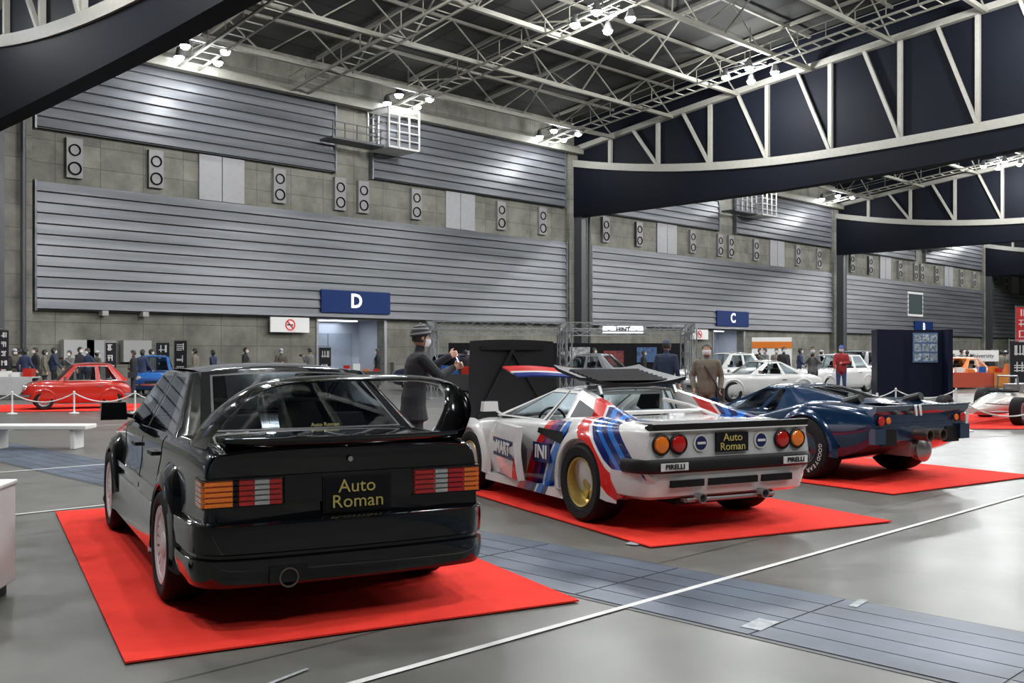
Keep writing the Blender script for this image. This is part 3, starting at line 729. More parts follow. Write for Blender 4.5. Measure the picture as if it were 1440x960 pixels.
# ------------------------------------------------------------------ people
def limb(b, p, q, rp, rq, n=10):
    p = Vector(p); q = Vector(q); d = (q-p).normalized()
    up = Vector((1, 0, 0)) if abs(d.x) < .8 else Vector((0, 1, 0)); a = d.cross(up).normalized(); c = a.cross(d)
    rows = [(p-d*rp*.98, rp*.15), (p-d*rp*.7, rp*.71), (p, rp), (q, rq), (q+d*rq*.7, rq*.71), (q+d*rq*.98, rq*.15)]
    b.grid([[o+a*math.cos(2*math.pi*k/n)*r+c*math.sin(2*math.pi*k/n)*r for k in range(n)] for o, r in rows], 0, True, True, True)
def person_mesh(key, cols, pose=None, voxel=.016, hat=None, mask=True, hair_long=False, headyaw=0., headpitch=0., lean=0., coat=False, bulk=1.):
    pose = pose or {}
    b = B(); segs = []
    def L(p, q, rp, rq, lab):
        if lab == 1: rp *= bulk; rq *= bulk
        limb(b, p, q, rp, rq); segs.append((Vector(p), Vector(q), rp, rq, lab))
    def lx(z): return lean*max(0, (z-.92))
    spine = [(.80, .095, .13), (.86, .12, .165), (.95, .122, .165), (1.06, .11, .152), (1.18, .118, .16), (1.30, .122, .182), (1.38, .105, .185), (1.425, .08, .13), (1.45, .055, .07)]
    if coat: spine = [(.68, .13, .17), (.70, .145, .185)]+spine[1:]
    spine = [(z, rx*(bulk if z < 1.43 else 1), ry*(bulk if z < 1.43 else 1)) for z, rx, ry in spine]
    rows = [[(lx(z)+rx*math.cos(2*math.pi*k/16), ry*math.sin(2*math.pi*k/16), z) for k in range(16)] for z, rx, ry in spine]
    b.grid(rows, 0, True, True, True)
    hem = .70 if coat else .86
    for z0, z1, r in ((hem, .98, .14), (.98, 1.2, .13), (1.2, 1.38, .14)): segs.append((Vector((lx(z0), 0, z0)), Vector((lx(z1), 0, z1)), r*bulk, r*bulk, 1))
    for sg in (1, -1): segs.append((Vector((lx(1.3), sg*.08, 1.0)), Vector((lx(1.3), sg*.12, 1.36)), .1*bulk, .1*bulk, 1))
    L((lx(1.40), 0, 1.40), (lx(1.5)+.01, 0, 1.52), .058, .052, 0)
    sh = lx(1.38)
    for side, sg in (('l', 1), ('r', -1)):
        e, w, hd = pose.get(side+'a', ((-.02, .235, 1.12), (.05, .25, .88), (.15, 0, -1)))
        e = Vector((e[0], e[1]*sg, e[2])); w = Vector((w[0], w[1]*sg, w[2])); hd = Vector((hd[0], hd[1]*sg, hd[2])).normalized()
        s0 = Vector((sh, .175*sg, 1.375))
        L((sh, .10*sg, 1.37), s0, .07, .065, 1); L(s0, e, .062, .05, 1); L(e, w, .05, .036, 1)
        L(w, w+hd*.03, .026, .028, 0)
        nrm = hd.cross(Vector((0, 0, 1)) if abs(hd.z) < .8 else Vector((1, 0, 0))).normalized()
        wid = nrm.cross(hd).normalized()
        pal = -nrm if side == 'r' else nrm
        for k, off in enumerate((-.028, -.009, .010, .028)):
            base = w+hd*.09+wid*off; L(w+hd*.02+wid*off*.6, base, .016, .013, 0)
            ln = (.060, .072, .076, .066)[k]; cu = pose.get('curl', .5)
            d1 = (hd*math.cos(cu)-pal*math.sin(cu)).normalized(); m1 = base+d1*ln*.5
            d2 = (hd*math.cos(cu*2.2)-pal*math.sin(cu*2.2)).normalized()
            L(base, m1, .0105, .0095, 0); L(m1, m1+d2*ln*.55, .0095, .008, 0)
        tb = w+hd*.035+wid*.03; t1 = tb+(hd*.6+wid*.7-pal*.3).normalized()*.04
        L(tb, t1, .014, .011, 0); L(t1, t1+(hd*.9+wid*.1-pal*.4).normalized()*.035, .011, .009, 0)
        k_, a_ = pose.get(side+'l', ((.02, .10, .49), (-.01, .11, .09)))
        k_ = Vector((k_[0], k_[1]*sg, k_[2])); a_ = Vector((a_[0], a_[1]*sg, a_[2]))
        L((0, .085*sg, .88), k_, .098, .066, 2); L(k_, a_, .066, .048, 2)
        L(a_+Vector((-.03, 0, -.045)), a_+Vector((.15, .015*sg, -.052)), .042, .036, 3)
    me = b.mesh('tmp', []); o = bpy.data.objects.new('tmp', me); sc.collection.objects.link(o)
    rm = o.modifiers.new('r', 'REMESH'); rm.mode = 'VOXEL'; rm.voxel_size = voxel
    sm = o.modifiers.new('s', 'SMOOTH'); sm.factor = .5; sm.iterations = 2 if voxel < .012 else 1
    bm = evaluated_mesh(o); bpy.data.objects.remove(o)
    out = B(); out.v = [tuple(v.co) for v in bm.vertices]
    for f in bm.polygons:
        c = f.center; best = 9; lab = 1
        for p, q, rp, rq, lb in segs:
            d = q-p; t = max(0, min(1, (c-p).dot(d)/max(d.length_squared, 1e-9))); dist = (c-(p+d*t)).length-(rp+(rq-rp)*t)
            if dist < best: best = dist; lab = lb
        if lab == 2 and c.z > hem+.02: lab = 1
        out.f.append(tuple(f.vertices)); out.m.append(lab)
    hc = Vector((lx(1.5)+.02, 0, 1.605)); R = Matrix.Rotation(headyaw, 3, 'Z') @ Matrix.Rotation(headpitch, 3, 'Y')
    def shape(u, v):
        v = v.copy()
        if u.z < 0: v.y *= 1-.30*u.z*u.z; v.x *= 1-.12*u.z*u.z; v.x += .012*abs(u.z)
        if u.x > .6: v.x -= .012*(u.x-.6)
        return v
    out.ball(hc, (.098, .076, .118), 0, 20, 14, R, shape)
    T = lambda p: hc+R @ Vector(p)
    out.add([T((.088, .014, -.022)), T((.088, -.014, -.022)), T((.094, 0, .028)), T((.120, 0, -.014)), T((.09, 0, -.03))], [(0, 2, 3), (2, 1, 3), (0, 3, 4), (3, 1, 4)], 0)
    for sg in (1, -1):
        out.ball(T((.086, .031*sg, .018)), (.011, .015, .009), 6, 8, 6, R); out.ball(T((.095, .031*sg, .018)), (.004, .006, .006), 4, 6, 4, R)
        out.box(T((.092, .031*sg, .038)), (.008, .03, .006), 4, R); out.ball(T((-.002, .078*sg, .0)), (.018, .010, .030), 0, 8, 6, R)
    out.box(T((.088, 0, -.055)), (.01, .04, .007), 8, R)
    if mask:
        rows = []
        for i in range(7):
            zz = -.085+.085*i/6; row = []
            for k in range(9):
                t = -1.25+2.5*k/8; fr = 1+.10*math.cos(t)*math.sin(math.pi*i/6)
                ry = .083*(1-.28*(zz/.118)**2); row.append(T((.104*fr*math.cos(t)*(1-.25*(zz/.118)**2)+.006, ry*math.sin(t), zz)))
            rows.append(row)
        out.grid(rows, 5)
    rows = []
    lowb = -.09 if hair_long else -.05
    for i in range(9):
        row = []
        for k in range(20):
            t = 2*math.pi*k/20; front = max(0, math.cos(t)); z0 = lowb+(.135-lowb*.2)*front**.7
            z0 = min(z0, .07); ph0 = math.asin(max(-1, min(1, z0/.13))); ph = ph0+(math.pi/2-ph0)*i/8
            u = Vector((math.cos(ph)*math.cos(t), math.cos(ph)*math.sin(t), math.sin(ph)))
            v = shape(u, Vector((u.x*.109, u.y*.087, u.z*.130))); row.append(T(v))
        rows.append(row)
    out.grid(rows, 4, True)
    if hat == 'beanie':
        rows = []
        for i in range(12):
            ph = -.02+(math.pi/2)*i/11
            row = []
            for k in range(24):
                t = 2*math.pi*k/24; rr = 1.03+(.05 if i < 3 else 0); cc = math.cos(min(ph, math.pi/2))
                row.append(T((.112*rr*cc*math.cos(t)-.008-.03*i/11, .09*rr*cc*math.sin(t), .035+.03*math.cos(t)*(1 if i < 3 else .5)+.125*math.sin(ph))))
            rows.append(row)
        for i in range(11): out.grid(rows[i:i+2], 7 if i % 3 == 1 else 9, True)
    elif hat == 'cap':
        rows = []
        for i in range(7):
            ph = .35+(math.pi/2-.35)*i/6
            rows.append([T((.115*math.cos(ph)*1.06*math.cos(2*math.pi*k/20), .092*math.cos(ph)*1.06*math.sin(2*math.pi*k/20), .138*math.sin(ph))) for k in range(20)])
        out.grid(rows, 7, True)
        out.grid([[T((.10, -.06+.12*k/6, .052)) for k in range(7)], [T((.17-.03*abs(k-3)/3, (-.055+.11*k/6), .04)) for k in range(7)]], 7)
    if pose.get('strap'):
        out.pipe([(-.14*bulk, -.10, 1.40), (.0, -.12, 1.45), (.13*bulk, -.02, 1.30), (.15*bulk, .12, 1.08), (.06, .20, .92)], .014, 9, 6)
        out.box((.02, .24, .82), (.26, .12, .22), 9)
    if pose.get('camera'):
        out.box(pose['camera'], (.08, .13, .09), 4); out.lathe([(.035, 0), (.035, .07), (0, .07)], (pose['camera'][0]+.04, 0, pose['camera'][2]), 4, 12, 1, 'x')
    skin = mat(key+'_skin', (.46, .26, .18), .5, noise=.05)
    mats = [skin, mat(key+'_top', cols[0], .85, noise=.15, nscale=14, bump=.3), mat(key+'_trousers', cols[1], .85, noise=.15), mat(key+'_shoes', cols[2], .6, noise=.1), mat(key+'_hair', cols[3] if len(cols) > 3 else (.015, .012, .01), .6, noise=.2),
            mat(key+'_mask', (.62, .64, .65), .8, noise=.02), mat(key+'_eye', (.7, .7, .68), .3), mat(key+'_accent', cols[4] if len(cols) > 4 else (.35, .35, .36), .8, noise=.1), mat(key+'_lips', (.35, .12, .1), .5), mat(key+'_dark_accent', (.02, .02, .022), .8, noise=.1)]
    me = out.mesh(key, mats)
    me.polygons.foreach_set('use_smooth', [True]*len(me.polygons)); me.set_sharp_from_angle(angle=math.radians(60))
    return me
def place(name, me, s, d, face, height=1.7, z=0.):
    o = bpy.data.objects.new(name, me); sc.collection.objects.link(o); o.location = W(s, d, z); o.rotation_euler[2] = heading(*face)
    k = height/1.72; o.scale = (k, k, k); return o

# ================================================================== HALL
def zr(Y): u = 41-Y; return 13.7+.125*u-.0006*u*u
def build_hall():
    m, nt, p = new_mat('polished_concrete_floor'); N = nt.nodes; L = nt.links
    tc = N.new('ShaderNodeTexCoord')
    n1 = N.new('ShaderNodeTexNoise'); n1.inputs['Scale'].default_value = .35; n1.inputs['Detail'].default_value = 6; n1.inputs['Roughness'].default_value = .65
    n2 = N.new('ShaderNodeTexNoise'); n2.inputs['Scale'].default_value = 2.2; n2.inputs['Detail'].default_value = 6; n2.inputs['Roughness'].default_value = .6
    L.new(tc.outputs['Object'], n1.inputs['Vector']); L.new(tc.outputs['Object'], n2.inputs['Vector'])
    ad = N.new('ShaderNodeMath'); ad.operation = 'ADD'; L.new(n1.outputs['Fac'], ad.inputs[0]); L.new(n2.outputs['Fac'], ad.inputs[1])
    r = N.new('ShaderNodeValToRGB'); r.color_ramp.elements[0].position = .32; r.color_ramp.elements[0].color = (.080, .080, .071, 1); r.color_ramp.elements[1].position = .68; r.color_ramp.elements[1].color = (.150, .150, .136, 1)
    hf = N.new('ShaderNodeMath'); hf.operation = 'MULTIPLY'; hf.inputs[1].default_value = .5; L.new(ad.outputs[0], hf.inputs[0]); L.new(hf.outputs[0], r.inputs[0])
    br = N.new('ShaderNodeTexBrick'); br.offset = 0; br.inputs['Scale'].default_value = 1; br.inputs['Brick Width'].default_value = 5.5; br.inputs['Row Height'].default_value = 4.2; br.inputs['Mortar Size'].default_value = .012
    br.inputs['Color1'].default_value = br.inputs['Color2'].default_value = (1, 1, 1, 1); br.inputs['Mortar'].default_value = (.45, .45, .45, 1)
    L.new(tc.outputs['Object'], br.inputs['Vector'])
    mx = N.new('ShaderNodeMix'); mx.data_type = 'RGBA'; mx.blend_type = 'MULTIPLY'; mx.inputs[0].default_value = 1; L.new(r.outputs[0], mx.inputs[6]); L.new(br.outputs['Color'], mx.inputs[7])
    L.new(mx.outputs[2], p.inputs['Base Color'])
    rr = N.new('ShaderNodeMapRange'); rr.inputs['From Min'].default_value = .35; rr.inputs['From Max'].default_value = .65; rr.inputs['To Min'].default_value = .30; rr.inputs['To Max'].default_value = .38; L.new(n2.outputs['Fac'], rr.inputs[0]); L.new(rr.outputs[0], p.inputs['Roughness'])
    p.inputs['Specular IOR Level'].default_value = .16
    b = B(); b.bb((-30, -30, -.2), (150, 43.5, 0)); b.obj('floor', [m])
    pl = mat('trench_plate', (.062, .080, .108), .42, .0, noise=.4, nscale=1.7, spec=.2); ed = mat('trench_edge', (.025, .028, .03), .5)
    b = B(); b.bb((4.42, -20, 0), (5.53, 40.5, .003), 1)
    y = -20
    while y < 39.5:
        for k in range(5): b.bb((4.46+k*.21, y+.005, .003), (4.46+k*.21+.2, y+1.19, .007), 0)
        y += 1.2
    b.obj('trench_cover_plates', [pl, ed])
    tp = mat('white_floor_tape', (.55, .55, .53), .6, noise=.1, spec=.2)
    b = B()
    for Y, w in ((3.6, .045), (9.5, .045), (13.0, .05), (20., .05), (27., .05)): b.bb((-10, Y-w/2, .0072), (60, Y+w/2, .0078))
    b.obj('floor_marking_tape', [tp])
    b = B(); rnd = random.Random(3)
    for (s, d, w, h) in [(1.32, 5.3, .22, .12), (.95, 7.6, .2, .1), (2.0, 5.75, .2, .05), (4.9, 9.1, .35, .03), (-1.0, 4.45, .25, .02)]:
        b.box(W(s, d, .0095), (w, h, .002), 0, Matrix.Rotation(rnd.random()*.4, 3, 'Z'))
    b.obj('floor_labels', [mat('worn_label', (.26, .28, .29), .6, noise=.3, nscale=20)])
    m, nt, p = new_mat('board_marked_concrete'); N = nt.nodes; L = nt.links
    tc = N.new('ShaderNodeTexCoord'); sp = N.new('ShaderNodeSeparateXYZ'); cb = N.new('ShaderNodeCombineXYZ')
    L.new(tc.outputs['Object'], sp.inputs[0]); ax = N.new('ShaderNodeMath'); ax.operation = 'ADD'; L.new(sp.outputs[0], ax.inputs[0]); L.new(sp.outputs[1], ax.inputs[1])
    L.new(ax.outputs[0], cb.inputs[0]); L.new(sp.outputs[2], cb.inputs[1])
    br = N.new('ShaderNodeTexBrick'); br.offset = 0; br.inputs['Scale'].default_value = 1; br.inputs['Brick Width'].default_value = 1.8; br.inputs['Row Height'].default_value = .9; br.inputs['Mortar Size'].default_value = .015
    br.inputs['Color1'].default_value = (.165, .162, .134, 1); br.inputs['Color2'].default_value = (.128, .126, .106, 1); br.inputs['Mortar'].default_value = (.07, .069, .058, 1)
    L.new(cb.outputs[0], br.inputs['Vector'])
    n = N.new('ShaderNodeTexNoise'); n.inputs['Scale'].default_value = .9; n.inputs['Detail'].default_value = 9; n.inputs['Roughness'].default_value = .65; L.new(tc.outputs['Object'], n.inputs['Vector'])
    r = N.new('ShaderNodeMapRange'); r.inputs['From Min'].default_value = .3; r.inputs['From Max'].default_value = .7; r.inputs['To Min'].default_value = .55; r.inputs['To Max'].default_value = 1.35; L.new(n.outputs['Fac'], r.inputs[0])
    mx = N.new('ShaderNodeVectorMath'); mx.operation = 'SCALE'; L.new(br.outputs['Color'], mx.inputs[0]); L.new(r.outputs[0], mx.inputs['Scale']); L.new(mx.outputs[0], p.inputs['Base Color'])
    p.inputs['Roughness'].default_value = .8; conc = m
    doors = [-6.0, 27.1, 60.6, 93.6]; DW = 4.0; DH = 3.15
    b = B(); xs = -25
    for x in doors: b.bb((xs, 41, 0), (x, 41.6, DH)); xs = x+DW
    b.bb((xs, 41, 0), (150, 41.6, DH)); b.bb((-25, 41, DH), (150, 41.6, 17))
    for i, x in enumerate(doors):
        a = x+DW+.4; c = (doors[i+1]-.4) if i+1 < len(doors) else 150
        b.bb((a, 40.7, 0), (c, 41, 1.0))
    for X in (12.5, 45.5, 78.5, 111.5): b.bb((X-.7, 40.6, 0), (X+1.3, 41, 13.6))
    b.obj('wall_back', [conc])
    lp = mat('lobby_light', (.8, .9, 1.), emis=4.); dp = mat('door_paint', (.20, .23, .28), .45, noise=.05); lw = mat('lobby_wall', (.33, .35, .40), .6)
    for i, x in enumerate(doors):
        b = B()
        b.bb((x, 43.2, 0), (x+DW, 43.3, DH), 0); b.bb((x-.1, 41.6, 0), (x, 43.3, DH), 0); b.bb((x+DW, 41.6, 0), (x+DW+.1, 43.3, DH), 0); b.bb((x, 41.6, DH), (x+DW, 43.3, DH+.1), 0)
        for k in range(2): b.bb((x+.5+k*1.52, 43.1, 0.02), (x+1.98+k*1.52, 43.2, 2.5), 1); b.bb((x+1.8+k*.25, 43.05, 1.0), (x+1.84+k*.25, 43.1, 1.3), 2)
        b.bb((x+.8, 42.2, DH-.06), (x+3.2, 42.5, DH-.01), 3); b.bb((x, 40.93, DH), (x+DW, 41.0, DH+.12), 2); b.bb((x-.12, 40.93, 0), (x, 41, DH+.12), 2); b.bb((x+DW, 40.93, 0), (x+DW+.12, 41, DH+.12), 2)
        do = b.obj('door_%d' % (i+1), [lw, dp, M_steel, lp])
        l = bpy.data.lights.new('lobby_light', 'AREA'); l.energy = 40; l.size = 1.5; l.color = (.85, .92, 1); lo = bpy.data.objects.new('lobby_lamp', l); sc.collection.objects.link(lo); lo.location = (x+2, 42.35, DH-.12)
        lo.parent = do
    blue = mat('sign_blue', (.004, .022, .11), .5, spec=.2); whs = mat('sign_white', (.85, .87, .9), .5, emis=.4)
    for x, ch in zip(doors, 'EDCB'):
        E = empty('hall_entrance_sign', (x-.05, 0, 0))
        b = B(); b.bb((0, 40.62, 3.45), (4.15, 40.92, 4.55)); b.obj('sign_box', [blue], E)
        text(ch, .95, frame((2.05, 40.61, 4.02), (1, 0, 0), (0, 0, 1)), whs, E, 'letter', bold=.03)
    sr = mat('sign_red', (.7, .02, .02), .5)
    for X in (24.3, 57.4):
        b = B(); b.bb((X, 40.66, 2.45), (X+2.1, 40.72, 3.15), 0)
        b.lathe([(.27, 0), (.27, .012), (.21, .012), (.21, 0)], (X+1.05, 40.655, 2.8), 1, 28, -1, 'y'); b.bar((X+.88, 40.64, 2.98), (X+1.22, 40.64, 2.62), .03, 1)
        b.bb((X+.88, 40.645, 2.77), (X+1.2, 40.655, 2.83), 2)
        b.obj('no_smoking_sign', [M_white, sr, M_black])
    m, nt, p = new_mat('louvre_metal'); N = nt.nodes; L = nt.links
    tc = N.new('ShaderNodeTexCoord'); mp = N.new('ShaderNodeMapping'); mp.inputs['Scale'].default_value = (.12, .0, 2.2); L.new(tc.outputs['Object'], mp.inputs[0])
    n = N.new('ShaderNodeTexNoise'); n.inputs['Scale'].default_value = 1.; n.inputs['Detail'].default_value = 4; L.new(mp.outputs[0], n.inputs['Vector'])
    r = N.new('ShaderNodeValToRGB'); r.color_ramp.elements[0].position = .35; r.color_ramp.elements[0].color = (.066, .071, .078, 1); r.color_ramp.elements[1].position = .65; r.color_ramp.elements[1].color = (.135, .140, .150, 1)
    L.new(n.outputs['Fac'], r.inputs[0]); L.new(r.outputs[0], p.inputs['Base Color']); p.inputs['Roughness'].default_value = .40; p.inputs['Metallic'].default_value = .2; louv = m
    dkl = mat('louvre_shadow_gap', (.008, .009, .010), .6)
    def louvre(name, x0, x1, z0, z1, step=.42):
        b = B(); n = round((z1-z0)/step); st = (z1-z0)/n
        for i in range(n):
            z = z0+i*st
            b.add([(x0, 40.68, z+.05), (x1, 40.68, z+.05), (x1, 40.76, z+st), (x0, 40.76, z+st), (x0, 40.9, z+.05), (x1, 40.9, z+.05)], [(0, 1, 2, 3), (0, 4, 5, 1)], 0)
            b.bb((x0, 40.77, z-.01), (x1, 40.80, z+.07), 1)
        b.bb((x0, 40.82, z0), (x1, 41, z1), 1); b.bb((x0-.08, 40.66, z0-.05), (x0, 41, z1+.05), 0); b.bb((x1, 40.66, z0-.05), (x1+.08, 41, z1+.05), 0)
        b.obj(name, [louv, dkl], smooth=0)
    spk = B(); wp = B()
    for bi, X in enumerate((-20.5, 12.5, 45.5, 78.5, 111.5)):
        louvre('wall_cladding_lower_%d' % bi, X+1.5, X+32.1, 3.18, 8.2)
        louvre('wall_cladding_upper_%d' % (bi*2), X+1.5, X+15.4, 10.3, 13.6); louvre('wall_cladding_upper_%d' % (bi*2+1), X+17.7, X+32.0, 10.3, 13.6)
        for o in (3, 6.4, 12.4, 15.8, 17.2, 20.6, 26.8, 30.2):
            x = X+o; spk.bb((x-.32, 40.82, 8.5), (x+.32, 41, 10.1), 0)
            for z in (8.88, 9.62):
                rr = .27 if z < 9.3 else .24
                spk.lathe([(rr, 0), (rr, .03), (rr*.8, .03), (rr*.75, -.02), (.03, -.06), (0, -.03)], (x, 40.81, z), 1, 20, -1, 'y')
        for a, c in ((8.4, 10.6), (22.7, 24.8)):
            wp.bb((X+a, 40.9, 8.25), (X+a+(c-a)/2-.02, 41, 10.25)); wp.bb((X+a+(c-a)/2+.02, 40.9, 8.25), (X+c, 41, 10.25))
    spk.obj('wall_ventilation_nozzles', [mat('nozzle_plate', (.20, .20, .195), .6), mat('nozzle_black', (.004, .004, .004), .8, spec=.05)])
    wp.obj('wall_access_panels', [mat('access_panel', (.27, .27, .275), .6, noise=.05)])
    b = B(); b.bb((92.2, 40.7, 5.0), (95.6, 41, 7.3), 0); b.bb((92.4, 40.68, 5.2), (95.4, 40.7, 7.1), 1); b.obj('window_1', [M_white, mat('window_dark', (.06, .08, .08), .1)])
    b = B()
    for x in (16.5, 18.2, 47.8, 52): b.bb((x, 40.55, 3.0), (x+.25, 40.95, 3.2), 0)
    for x in (15., 15.9, 17.4): b.bb((x, 40.62, 1.1), (x+1.2, 40.98, 2.0), 0)
    b.obj('wall_fittings', [mat('fitting_grey', (.32, .32, .31), .6)])
    dk = mat('dark_girder', (.003, .004, .007), .6, noise=.1, spec=.08); lt = mat('truss_paint', (.150, .146, .122), .55, noise=.08, spec=.3); gcol = mat('column_grey', (.035, .038, .04), .5); gw = mat('girder_chord_paint', (.205, .20, .175), .55, noise=.06, spec=.3)
    b = B()
    for X in (12.5, 45.5, 78.5, 111.5):
        b.bb((X-.30, 40.0, 0), (X+.10, 40.6, 10.2)); b.bar((X+.9, 40.4, 0), (X+.9, 40.4, 12), .10, 0, 8)
    b.obj('trim_columns', [gcol])
    for gi, X in enumerate((12.1, 45.5, 78.5, 111.5)):
        b = B()
        def top(Y): return 11.0+1.9*((Y-24)/17)**2 if Y > 24 else 11.0+.0025*(24-Y)**2
        def bot(Y): return 9.75+(.0022*(30-Y)**2 if Y < 30 else 0)*.9
        Ys = [40.9-51*i/32 for i in range(33)]
        prof = [[(X-.35, Y, bot(Y)), (X+.35, Y, bot(Y)), (X+.35, Y, top(Y)), (X-.35, Y, top(Y))] for Y in Ys]
        b.grid(prof, 0, True, True, True)
        b.grid([[(X-.45, Y, top(Y)), (X+.45, Y, top(Y)), (X+.45, Y, top(Y)+.42), (X-.45, Y, top(Y)+.42)] for Y in Ys], 1, True, True, True)
        b.grid([[(X-.3, Y, zr(Y)), (X+.3, Y, zr(Y)), (X+.3, Y, zr(Y)+.30), (X-.3, Y, zr(Y)+.30)] for Y in Ys], 1, True, True, True)
        b.grid([[(X+.02, Y, top(Y)+.3) for Y in Ys], [(X+.02, Y, zr(Y)+1.9) for Y in Ys]], 0)
        Y = 37.9
        while Y > -9:
            b.bar((X-.1, Y, top(Y)+.3), (X-.1, Y, zr(Y)+.1), .14, 1)
            if Y+1.75 < 38: b.bar((X-.2, Y, top(Y)+.4), (X-.2, Y+1.75, zr(Y+1.75)+.1), .11, 1)
            Y -= 3.5
        b.obj('ceiling_girder_%d' % (gi+1), [dk, gw], smooth=0)
    m, nt, p = new_mat('roof_deck'); N = nt.nodes; L = nt.links
    tc = N.new('ShaderNodeTexCoord'); br = N.new('ShaderNodeTexBrick'); br.offset = 0; br.inputs['Scale'].default_value = 1; br.inputs['Brick Width'].default_value = 2.75; br.inputs['Row Height'].default_value = 2.1; br.inputs['Mortar Size'].default_value = .04
    br.inputs['Color1'].default_value = (.036, .037, .034, 1); br.inputs['Color2'].default_value = (.026, .027, .026, 1); br.inputs['Mortar'].default_value = (.012, .012, .012, 1); L.new(tc.outputs['Object'], br.inputs['Vector']); L.new(br.outputs['Color'], p.inputs['Base Color']); p.inputs['Roughness'].default_value = .8; p.inputs['Specular IOR Level'].default_value = .15
    b = B(); Ys = [42-62*i/20 for i in range(21)]
    b.grid([[(x, Y, zr(Y)+1.9) for x in (-25, 12.5, 45.5, 78.5, 111.5, 150)] for Y in Ys]); b.grid([[(x, Y, zr(Y)+2.1) for x in (-25, 12.5, 45.5, 78.5, 111.5, 150)] for Y in Ys])
    b.obj('ceiling', [m])
    b = B()
    b.bar((-25, 40.3, 13.75), (150, 40.3, 13.75), .28, 0)
    Y = 37.5; rows = []
    while Y > -16: rows.append(Y); Y -= 4.2
    for Y in rows:
        z = zr(Y)
        for x0, x1 in ((-20, 12.2), (12.8, 45.2), (45.8, 78.2), (78.8, 111.2), (111.8, 140)):
            b.bar((x0, Y, z), (x1, Y, z), .13, 0); b.bar((x0, Y, z+1.6), (x1, Y, z+1.6), .09, 0)
            n = int((x1-x0)/4.4)
            for k in range(n):
                a = x0+(x1-x0)*k/n; c = x0+(x1-x0)*(k+1)/n; mm = (a+c)/2
                b.bar((a, Y, z), (mm, Y, z+1.6), .04, 0); b.bar((mm, Y, z+1.6), (c, Y, z), .04, 0)
    for k in range(30):
        X = -17.4+5.5*k
        if X > 125: break
        Ys = [40.3-4.2*i for i in range(14)]
        for j, (a, c) in enumerate(zip(Ys[:-1], Ys[1:])):
            b.bar((X, a, zr(a)+1.7), (X, c, zr(c)+1.7), .10, 0)
            if k % 3 == 0: b.bar((X+5.5*(j % 2), a, zr(a)+1.7), (X+5.5*(1-j % 2), c, zr(c)+1.7), .05, 0)
        if k % 2 == 0:
            for j, Y in enumerate(rows[:-1]):
                b.bar((X, Y, zr(Y)), (X, Y-2.1, zr(Y-2.1)+1.7), .045, 0); b.bar((X, Y-2.1, zr(Y-2.1)+1.7), (X, Y-4.2, zr(Y-4.2)), .045, 0)
    b.obj('ceiling_truss', [lt], smooth=0, merge=False)
    b = B()
    for X in (9., 20., 25.5, 31., 42., 53., 64., 75., 86., 97.):
        Ys = [40.3-1.4*i for i in range(38)]
        for dx in (-.45, .45):
            for a, c in zip(Ys[:-1], Ys[1:]):
                b.bar((X+dx, a, zr(a)-.15), (X+dx, c, zr(c)-.15), .06, 0); b.bar((X+dx, a, zr(a)+.55), (X+dx, c, zr(c)+.55), .025, 0)
        for Y in Ys:
            b.bar((X-.45, Y, zr(Y)-.15), (X+.45, Y, zr(Y)-.15), .035, 0); b.bar((X-.45, Y, zr(Y)-.15), (X-.45, Y, zr(Y)+.55), .025, 0); b.bar((X+.45, Y-.7, zr(Y-.7)-.15), (X-.45, Y-.7, zr(Y-.7)-.15), .03, 0)
    b.obj('ceiling_catwalks', [lt], smooth=0, merge=False)
    pw = mat('platform_white', (.42, .42, .40), .5)
    for X in (29.8, 63.8, 96.5):
        b = B()
        b.bb((X, 38.9, 11.55), (X+1.9, 40.6, 11.65), 0); b.bb((X, 38.9, 13.5), (X+1.9, 40.6, 13.6), 0)
        for x in (X, X+.63, X+1.27, X+1.9):
            for y in (38.9, 40.6): b.bar((x, y, 11.6), (x, y, 13.6), .05, 0)
        for z in (12.0, 12.4, 12.8, 13.2): b.bar((X, 38.9, z), (X+1.9, 38.9, z), .03, 0); b.bar((X, 38.9, z), (X, 40.6, z), .03, 0)
        b.bb((X-3., 39.3, 11.6), (X, 40.4, 11.7), 1)
        for k in range(5): b.bar((X-3+k*.7, 39.3, 11.7), (X-3+k*.7, 39.3, 12.4), .03, 1)
        b.bar((X-3, 39.3, 12.4), (X, 39.3, 12.4), .03, 1); b.bar((X-3, 39.3, 12.05), (X, 39.3, 12.05), .03, 1)
        b.obj('wall_service_platform', [pw, gcol], smooth=0)
    E = empty('ceiling_lights', (0, 0, 0))
    bulb = mat('lamp_glow', (.85, .93, 1.), emis=60.); fit = mat('lamp_housing', (.06, .06, .06), .5); b = B()
    rowsY = [(38.9, 14.0, 420), (26.3, 14.95, 2800), (13.7, 16.1, 2800), (1.1, 16.9, 2800), (-11.5, 17.6, 2800)]
    for Y, z, en in rowsY:
        for k in range(-2, 9):
            X = 20+11*k
            b.bar((X-.9, Y, z+.45), (X+.9, Y, z+.45), .05, 1); b.bar((X, Y-.9, z+.45), (X, Y+.9, z+.45), .05, 1); b.bar((X, Y, z+.45), (X, Y, zr(Y)+1.8), .04, 1)
            for dx, dy in ((-1.05, -.6), (1.05, .6), (-.5, 1.05), (.5, -1.05)):
                c = (X+dx, Y+dy, z)
                b.lathe([(.05, .42), (.10, .38), (.17, .15), (.24, .0), (.22, .0), (.14, .16), (0, .2)], c, 1, 14, 1, 'z'); b.ball((c[0], c[1], z-.02), (.20, .20, .15), 0, 10, 6)
                b.bar((c[0], c[1], z+.4), (X+dx*.8, Y, z+.45), .03, 1)
            l = bpy.data.lights.new('hall_lamp', 'POINT'); l.energy = en; l.shadow_soft_size = .45; l.color = (.98, .985, 1.)
            o = bpy.data.objects.new('hall_lamp', l); sc.collection.objects.link(o); o.location = (X, Y, z-.6); o.parent = E
